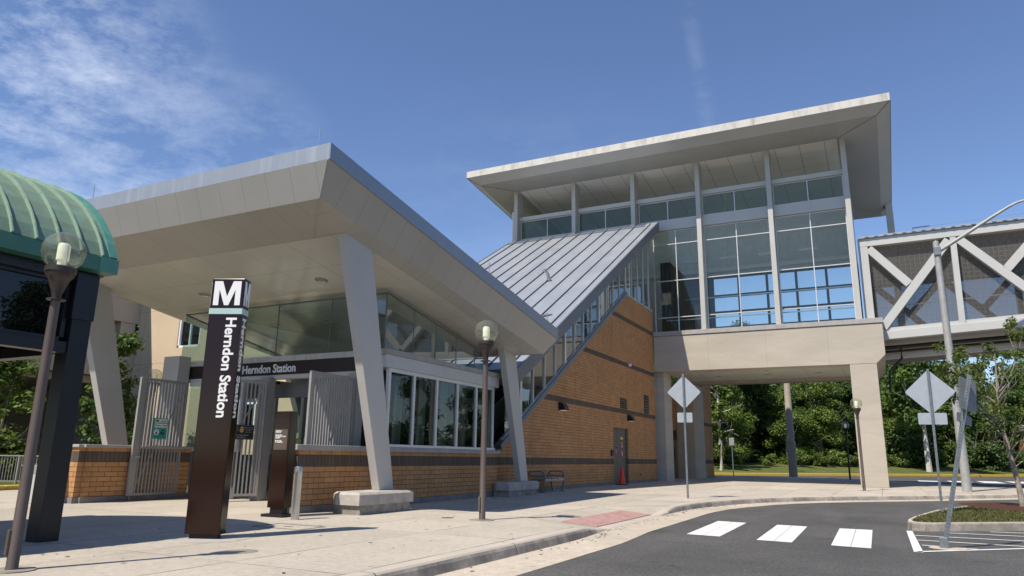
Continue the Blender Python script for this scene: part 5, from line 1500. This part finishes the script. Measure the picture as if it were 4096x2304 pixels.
# ---------------------------------------------------------------- street lighting poles
sl_ = thing('street_light', 'galvanised street light with a long curved arm beside the bridge', 'street light', (2.94, 36.38, 0))
MB().lathe([(.185, 0), (.18, .3), (.135, 9.6), (.125, 10.90), (.05, 10.96), (.001, 10.96)], (2.94, 36.38, 0), 18).build('pole', 'polegrey', sl_, 0, True)
MB().tube([(2.95, 36.38, 10.42), (4.02, 36.38, 11.06), (5.14, 36.38, 11.75), (5.85, 36.38, 12.16), (6.17, 36.38, 12.31), (6.5, 36.38, 12.38), (7.0, 36.38, 12.40)], [.085, .08, .07, .06, .055, .05, .05], 10).build('arm', 'polegrey', sl_, 0, True)
MB().box(2.82, 36.2, 10.25, 3.09, 36.56, 10.65).build('clamp', 'galv', sl_, .02)
MB().lathe([(.001, .12), (.16, .10), (.2, 0), (.14, -.08), (.001, -.12)], (7.3, 36.38, 12.40), 14).build('lamp_head', 'galv', sl_, 0, True)
pg = thing('lighting_column', 'tall plain grey lighting column beyond the bridge house', 'lighting column', (-6.1, 57.6, 0))
MB().lathe([(.30, 0), (.30, 2.55), (.26, 2.6), (.20, 10.5), (.001, 10.5)], (-6.1, 57.6, 0), 18).build('pole', simple('column_beige', (.33, .285, .235), .7), pg, 0, True)
MB().box(-6.6, 57.3, 10.3, -5.6, 57.9, 10.5).build('lamp_head', 'galv', pg)

# ---------------------------------------------------------------- trees
def leaf_mesh(name, blobs, n, size, seed, mat, flat=.6, droop=0.0):
    rng = np.random.default_rng(seed)
    wts = np.array([b_[3]*b_[4]*b_[5] for b_ in blobs])**.75; wts /= wts.sum()
    which = rng.choice(len(blobs), n, p=wts)
    B = np.array(blobs)[which]
    d = rng.normal(size=(n, 3)); d /= np.linalg.norm(d, axis=1, keepdims=True)
    r_ = rng.random(n)**.45
    c = B[:, :3] + d*B[:, 3:6]*r_[:, None] + rng.normal(size=(n, 3))*size*.5
    nr = rng.normal(size=(n, 3))*(1-flat) + d*.5 + np.array([0, 0, flat]); nr /= np.linalg.norm(nr, axis=1, keepdims=True)
    a_ = np.cross(nr, rng.normal(size=(n, 3))); a_ /= np.linalg.norm(a_, axis=1, keepdims=True)
    b_ = np.cross(nr, a_)
    s_ = size*rng.uniform(.55, 1.35, (n, 1))
    v = np.stack([c-a_*s_, c+b_*s_*.55, c+a_*s_+np.array([0, 0, -droop])*s_, c-b_*s_*.55], 1).reshape(-1, 3)
    f = np.arange(4*n).reshape(-1, 4)
    me = bpy.data.meshes.new(name)
    me.vertices.add(4*n); me.vertices.foreach_set('co', v.ravel())
    me.loops.add(4*n); me.loops.foreach_set('vertex_index', f.ravel())
    me.polygons.add(n); me.polygons.foreach_set('loop_start', np.arange(0, 4*n, 4)); me.polygons.foreach_set('loop_total', np.full(n, 4))
    me.update(); me.validate()
    me.materials.append(M[mat])
    return me
def limb(b, p, d, length, r, depth, rng, spread=.6, up=.25):
    q = Vector(p); path = [q.copy()]; dd = Vector(d).normalized()
    for i in range(4):
        dd = (dd+Vector(rng.normal(size=3))*.16+Vector((0, 0, up*.2))).normalized(); q = q+dd*length/4; path.append(q.copy())
    b.tube(path, [r*(1-.55*i/4) for i in range(5)], 6 if depth > 0 else 5)
    tips = [path[-1]]
    if depth > 0:
        for i in range(3):
            k_ = rng.integers(1, 4); nd = (dd+Vector(rng.normal(size=3))*spread+Vector((0, 0, up))).normalized()
            tips += limb(b, path[k_+1], nd, length*rng.uniform(.5, .75), r*.5, depth-1, rng, spread, up)
    return tips
def make_tree(name, label, cat, h, crown_w, seed, mat, bark='bark', n=5200, size=.24, base=.28, trunk_r=.16, nb=26, group=None, shape='oval'):
    rng = np.random.default_rng(seed)
    t = thing(name, label, cat, (0, 0, 0), group); ORG[t] = Vector()
    b = MB(); tips = []
    top = Vector((rng.normal()*.25, rng.normal()*.25, h*.80)); path = [Vector((0, 0, -.2)), Vector((rng.normal()*.06, rng.normal()*.06, h*.2)), Vector((rng.normal()*.15, rng.normal()*.15, h*.5)), top]
    b.tube(path, [trunk_r*1.15, trunk_r*.9, trunk_r*.6, trunk_r*.15], 8)
    for i in range(9):
        z = h*(base+.06+(.72-base)*i/9); a_ = rng.uniform(0, 6.28)
        tips += limb(b, (0, 0, z), (math.cos(a_), math.sin(a_), .55), crown_w*.42*(1-.4*i/9), trunk_r*.34, 1, rng)
    b.build('trunk', bark, t, 0, True)
    blobs = []
    for i in range(nb):
        u_ = rng.uniform(0, 1); z = h*(base+(1-base)*u_); 
        prof = math.sin(math.pi*(.12+.83*u_)) if shape == 'oval' else (1-u_)**.7+.12
        a_ = rng.uniform(0, 6.28); rr = crown_w/2*prof*rng.uniform(.25, .92)
        s_ = crown_w*rng.uniform(.10, .21)
        blobs.append((rr*math.cos(a_), rr*math.sin(a_), z, s_, s_, s_*.7))
    o_ = bpy.data.objects.new('crown', leaf_mesh('crown', blobs, n, size, seed+1, mat)); COL.objects.link(o_); o_.parent = t
    return t
def place(t, x, y, s=1.0, rz=0.0, label=None, z=0.0, first=False, sz=None):
    c = t if first else copy_tree(t)
    c.location = (x, y, z); c.scale = (s, s, s if sz is None else sz); c.rotation_euler.z = rz
    if label: c['label'] = label
    return c
WG = 'woodland trees beyond the far road'
wl = 'dark leafy woodland tree among the dense wood behind the far road'
wm = 'mid green leafy woodland tree among the dense wood behind the far road'
wb = 'brighter green tree at the front edge of the wood behind the far road'
td = make_tree('woodland_tree', wl, 'tree', 15, 8.5, 11, 'leaf_dark', n=24000, size=.155, base=.05, nb=48, group=WG)
tm_ = make_tree('woodland_tree', wm, 'tree', 13, 7.5, 23, 'leaf_mid', n=24000, size=.15, base=.05, nb=46, group=WG)
tb = make_tree('woodland_tree', wb, 'tree', 9.5, 6.5, 37, 'leaf_bright', n=17000, size=.13, base=.04, nb=40, group=WG)
def road_edge(s):      # along the far kerb
    return Vector((-13, 62.6)).lerp(Vector((20, 101.7)), s)
rngT = np.random.default_rng(4)
fi = {0: True, 1: True, 2: True}
protos = [td, tm_, tb]; labs = [wl, wm, wb]
nrm2 = Vector((-.76, .645))
spots = []
for i in range(25):
    s_ = -1.2+i*.125
    for row, d in ((0, 8.5), (1, 13.0), (2, 18.5), (3, 25.0), (4, 33.0)):
        p = road_edge(s_+.04*rngT.normal()) + nrm2*(d+rngT.normal()*.8)
        kind = [2, 1, 0, 0, 0][row] if rngT.random() < .6 else int(rngT.integers(0, 3))
        if s_ > .62 and row == 0: continue
        spots.append((p.x, p.y, kind, rngT.uniform(.85, 1.18), row))
for x, y, kind, s_, row in spots:
    if row == 0: s_ *= .8 if kind != 2 else .95
    if row == 4: s_ *= 1.15
    place(protos[kind], x, y, s_, rngT.uniform(0, 6.28), labs[kind], .6, fi[kind]); fi[kind] = False
for i, (x, y) in enumerate([(34, -22), (36, -12), (33, -3), (37, 5), (34, 13), (38, 21), (35, 30), (40, 38), (44, 46), (42, -32), (28, -40), (18, -46), (8, -50), (-4, -52), (-16, -50), (-28, -46)]):
    c = place([tm_, td][i % 2], x, y, .9+.05*(i % 4), i*1.3, 'leafy tree standing beyond the parking area opposite the entrance', -.2); c['group'] = 'trees around the parking'
# shrubs in front of the wood
SGp = 'shrubs along the foot of the wood'
def make_shrub(label, mat, seed, h=2.0, wd=2.6, n=2600, size=.13):
    rng = np.random.default_rng(seed); t = thing('shrub', label, 'shrub', (0, 0, 0), SGp); ORG[t] = Vector()
    b = MB()
    for i in range(6):
        a_ = rng.uniform(0, 6.28); b.tube([(0, 0, -.05), (.25*math.cos(a_), .25*math.sin(a_), h*.35), (.6*math.cos(a_), .6*math.sin(a_), h*.75)], [.03, .02, .008], 5)
    b.build('stem', 'bark', t)
    blobs = [(rng.normal()*wd*.25, rng.normal()*wd*.25, h*rng.uniform(.15, .85), wd*rng.uniform(.14, .25), wd*rng.uniform(.14, .25), h*rng.uniform(.12, .22)) for _ in range(18)]
    o_ = bpy.data.objects.new('foliage', leaf_mesh('foliage', blobs, n, size, seed+3, mat, .4)); COL.objects.link(o_); o_.parent = t
    return t
sA = make_shrub('bright green weedy shrub at the foot of the wood', 'leaf_bright', 71); sB = make_shrub('dark rounded shrub at the foot of the wood', 'leaf_dark', 73, 2.4, 3.0); sC = make_shrub('yellow green shrub at the foot of the wood', 'leaf_yellow', 79, 2.2, 2.4)
f3 = [True]*3
for i in range(40):
    s_ = -.7+i*.058; p = road_edge(s_+.01*rngT.normal()) + nrm2*(5.6+abs(rngT.normal())*.8)
    kd = int(rngT.choice([0, 1, 2], p=[.45, .4, .15])); t_ = [sA, sB, sC][kd]
    place(t_, p.x, p.y, rngT.uniform(.6, 1.15), rngT.uniform(0, 6.28), None, .5, f3[kd]); f3[kd] = False
# individual trees
tbir = make_tree('birch_tree', 'slender pale trunked tree standing left of the gap under the bridge house', 'tree', 12, 4.0, 51, 'leaf_bright', 'birchbark', 3800, .20, .22, .20, 26)
q = road_edge(.0)+nrm2*2.0
place(tbir, -12.9, 66.2, .9, .4, z=.3, first=True)
tsy = make_tree('pale_trunk_tree', 'broad tree with a pale forked trunk right of the concrete pier', 'tree', 13.5, 9, 57, 'leaf_mid', 'birchbark', 7500, .24, .34, .26, 40)
place(tsy, 3.9, 86.0, 1.0, 1.2, z=.3, first=True)
RG = 'trees on the verge right of the pier'
tr1 = make_tree('verge_tree', 'dark bushy tree on the verge behind the leaning post', 'tree', 10, 8.5, 61, 'leaf_dark', n=8000, size=.24, base=.03, nb=44, group=RG)
for x, y, s_, lb_ in ((1.5, 92, 1.0, 'dark bushy tree on the verge just right of the pier'), (10.5, 97, .75, 'dark low tree in front of the orange brick building'), (26, 96, .9, None), (33, 92, 1.1, None), (40, 88, 1.2, None)):
    place(tr1, x, y, s_, rngT.uniform(0, 6), lb_ or 'dark bushy tree on the grass at the far right', 0, x == 1.5)
rb1 = place(sB, 14.6, 84, .55, 0, 'small round bush on the grass before the orange brick building'); rb1['group'] = 'small bushes on the grass'
# left trees before the garage
LGp = 'street trees before the garage'
tl = make_tree('street_tree', 'bright leafy tree at the left edge behind the railing', 'tree', 4.6, 3.6, 81, 'leaf_bright', n=5200, size=.10, base=.10, trunk_r=.07, nb=34, group=LGp)
place(tl, -27.4, 14.5, 1.0, 0, first=True)
tl2 = make_tree('street_tree', 'dark narrow tree between the shelter post and the leaning column', 'tree', 5.4, 3.0, 83, 'leaf_mid', n=6000, size=.095, base=.08, trunk_r=.07, nb=34, group=LGp)
place(tl2, -26.6, 18.2, 1.02, 1, first=True)
for y in (14.9, 18.8, 10.2): place(sB, -28.6, y, .62, y, 'low dark shrub under the trees before the garage')
# thin young tree on the island
rng = np.random.default_rng(5)
ty = thing('young_tree', 'thin young tree with sparse yellowing leaves on the mulch of the kerbed island', 'tree', (3.29, 24.86, 0)); 
b = MB(); base = Vector((3.29, 24.86, -.02)); tips = []
path = [base, base+Vector((-.04, 0, .6)), base+Vector((-.14, 0, 1.5)), base+Vector((-.26, .02, 2.4)), base+Vector((-.22, .05, 3.2)), base+Vector((-.15, .1, 4.3))]
b.tube(path, [.085, .068, .058, .048, .03, .012], 8)
for i in range(24):
    k_ = rng.uniform(1.5, 4.6); p = path[int(k_)].lerp(path[int(k_)+1], k_-int(k_)) if int(k_)+1 < len(path) else path[-1]
    a_ = rng.uniform(0, 6.28)
    tips += limb(b, p, (math.cos(a_), math.sin(a_), .75), rng.uniform(.8, 1.7), .018, 1, rng, .5, .3)
b.build('trunk', 'bark', ty, 0, True)
blobs = [(*tp, .17, .17, .15) for tp in tips]
me = leaf_mesh('crown', blobs, 4200, .062, 9, 'leaf_yellow', .3, .5)
me.transform(Matrix.Translation(-Vector((3.29, 24.86, 0))))
o_ = bpy.data.objects.new('crown', me); COL.objects.link(o_); o_.parent = ty
MB().tube([(4.2, 24.6, 0), (4.2, 24.6, 1.6)], .05, 8).build('support_stake', 'wood', ty)
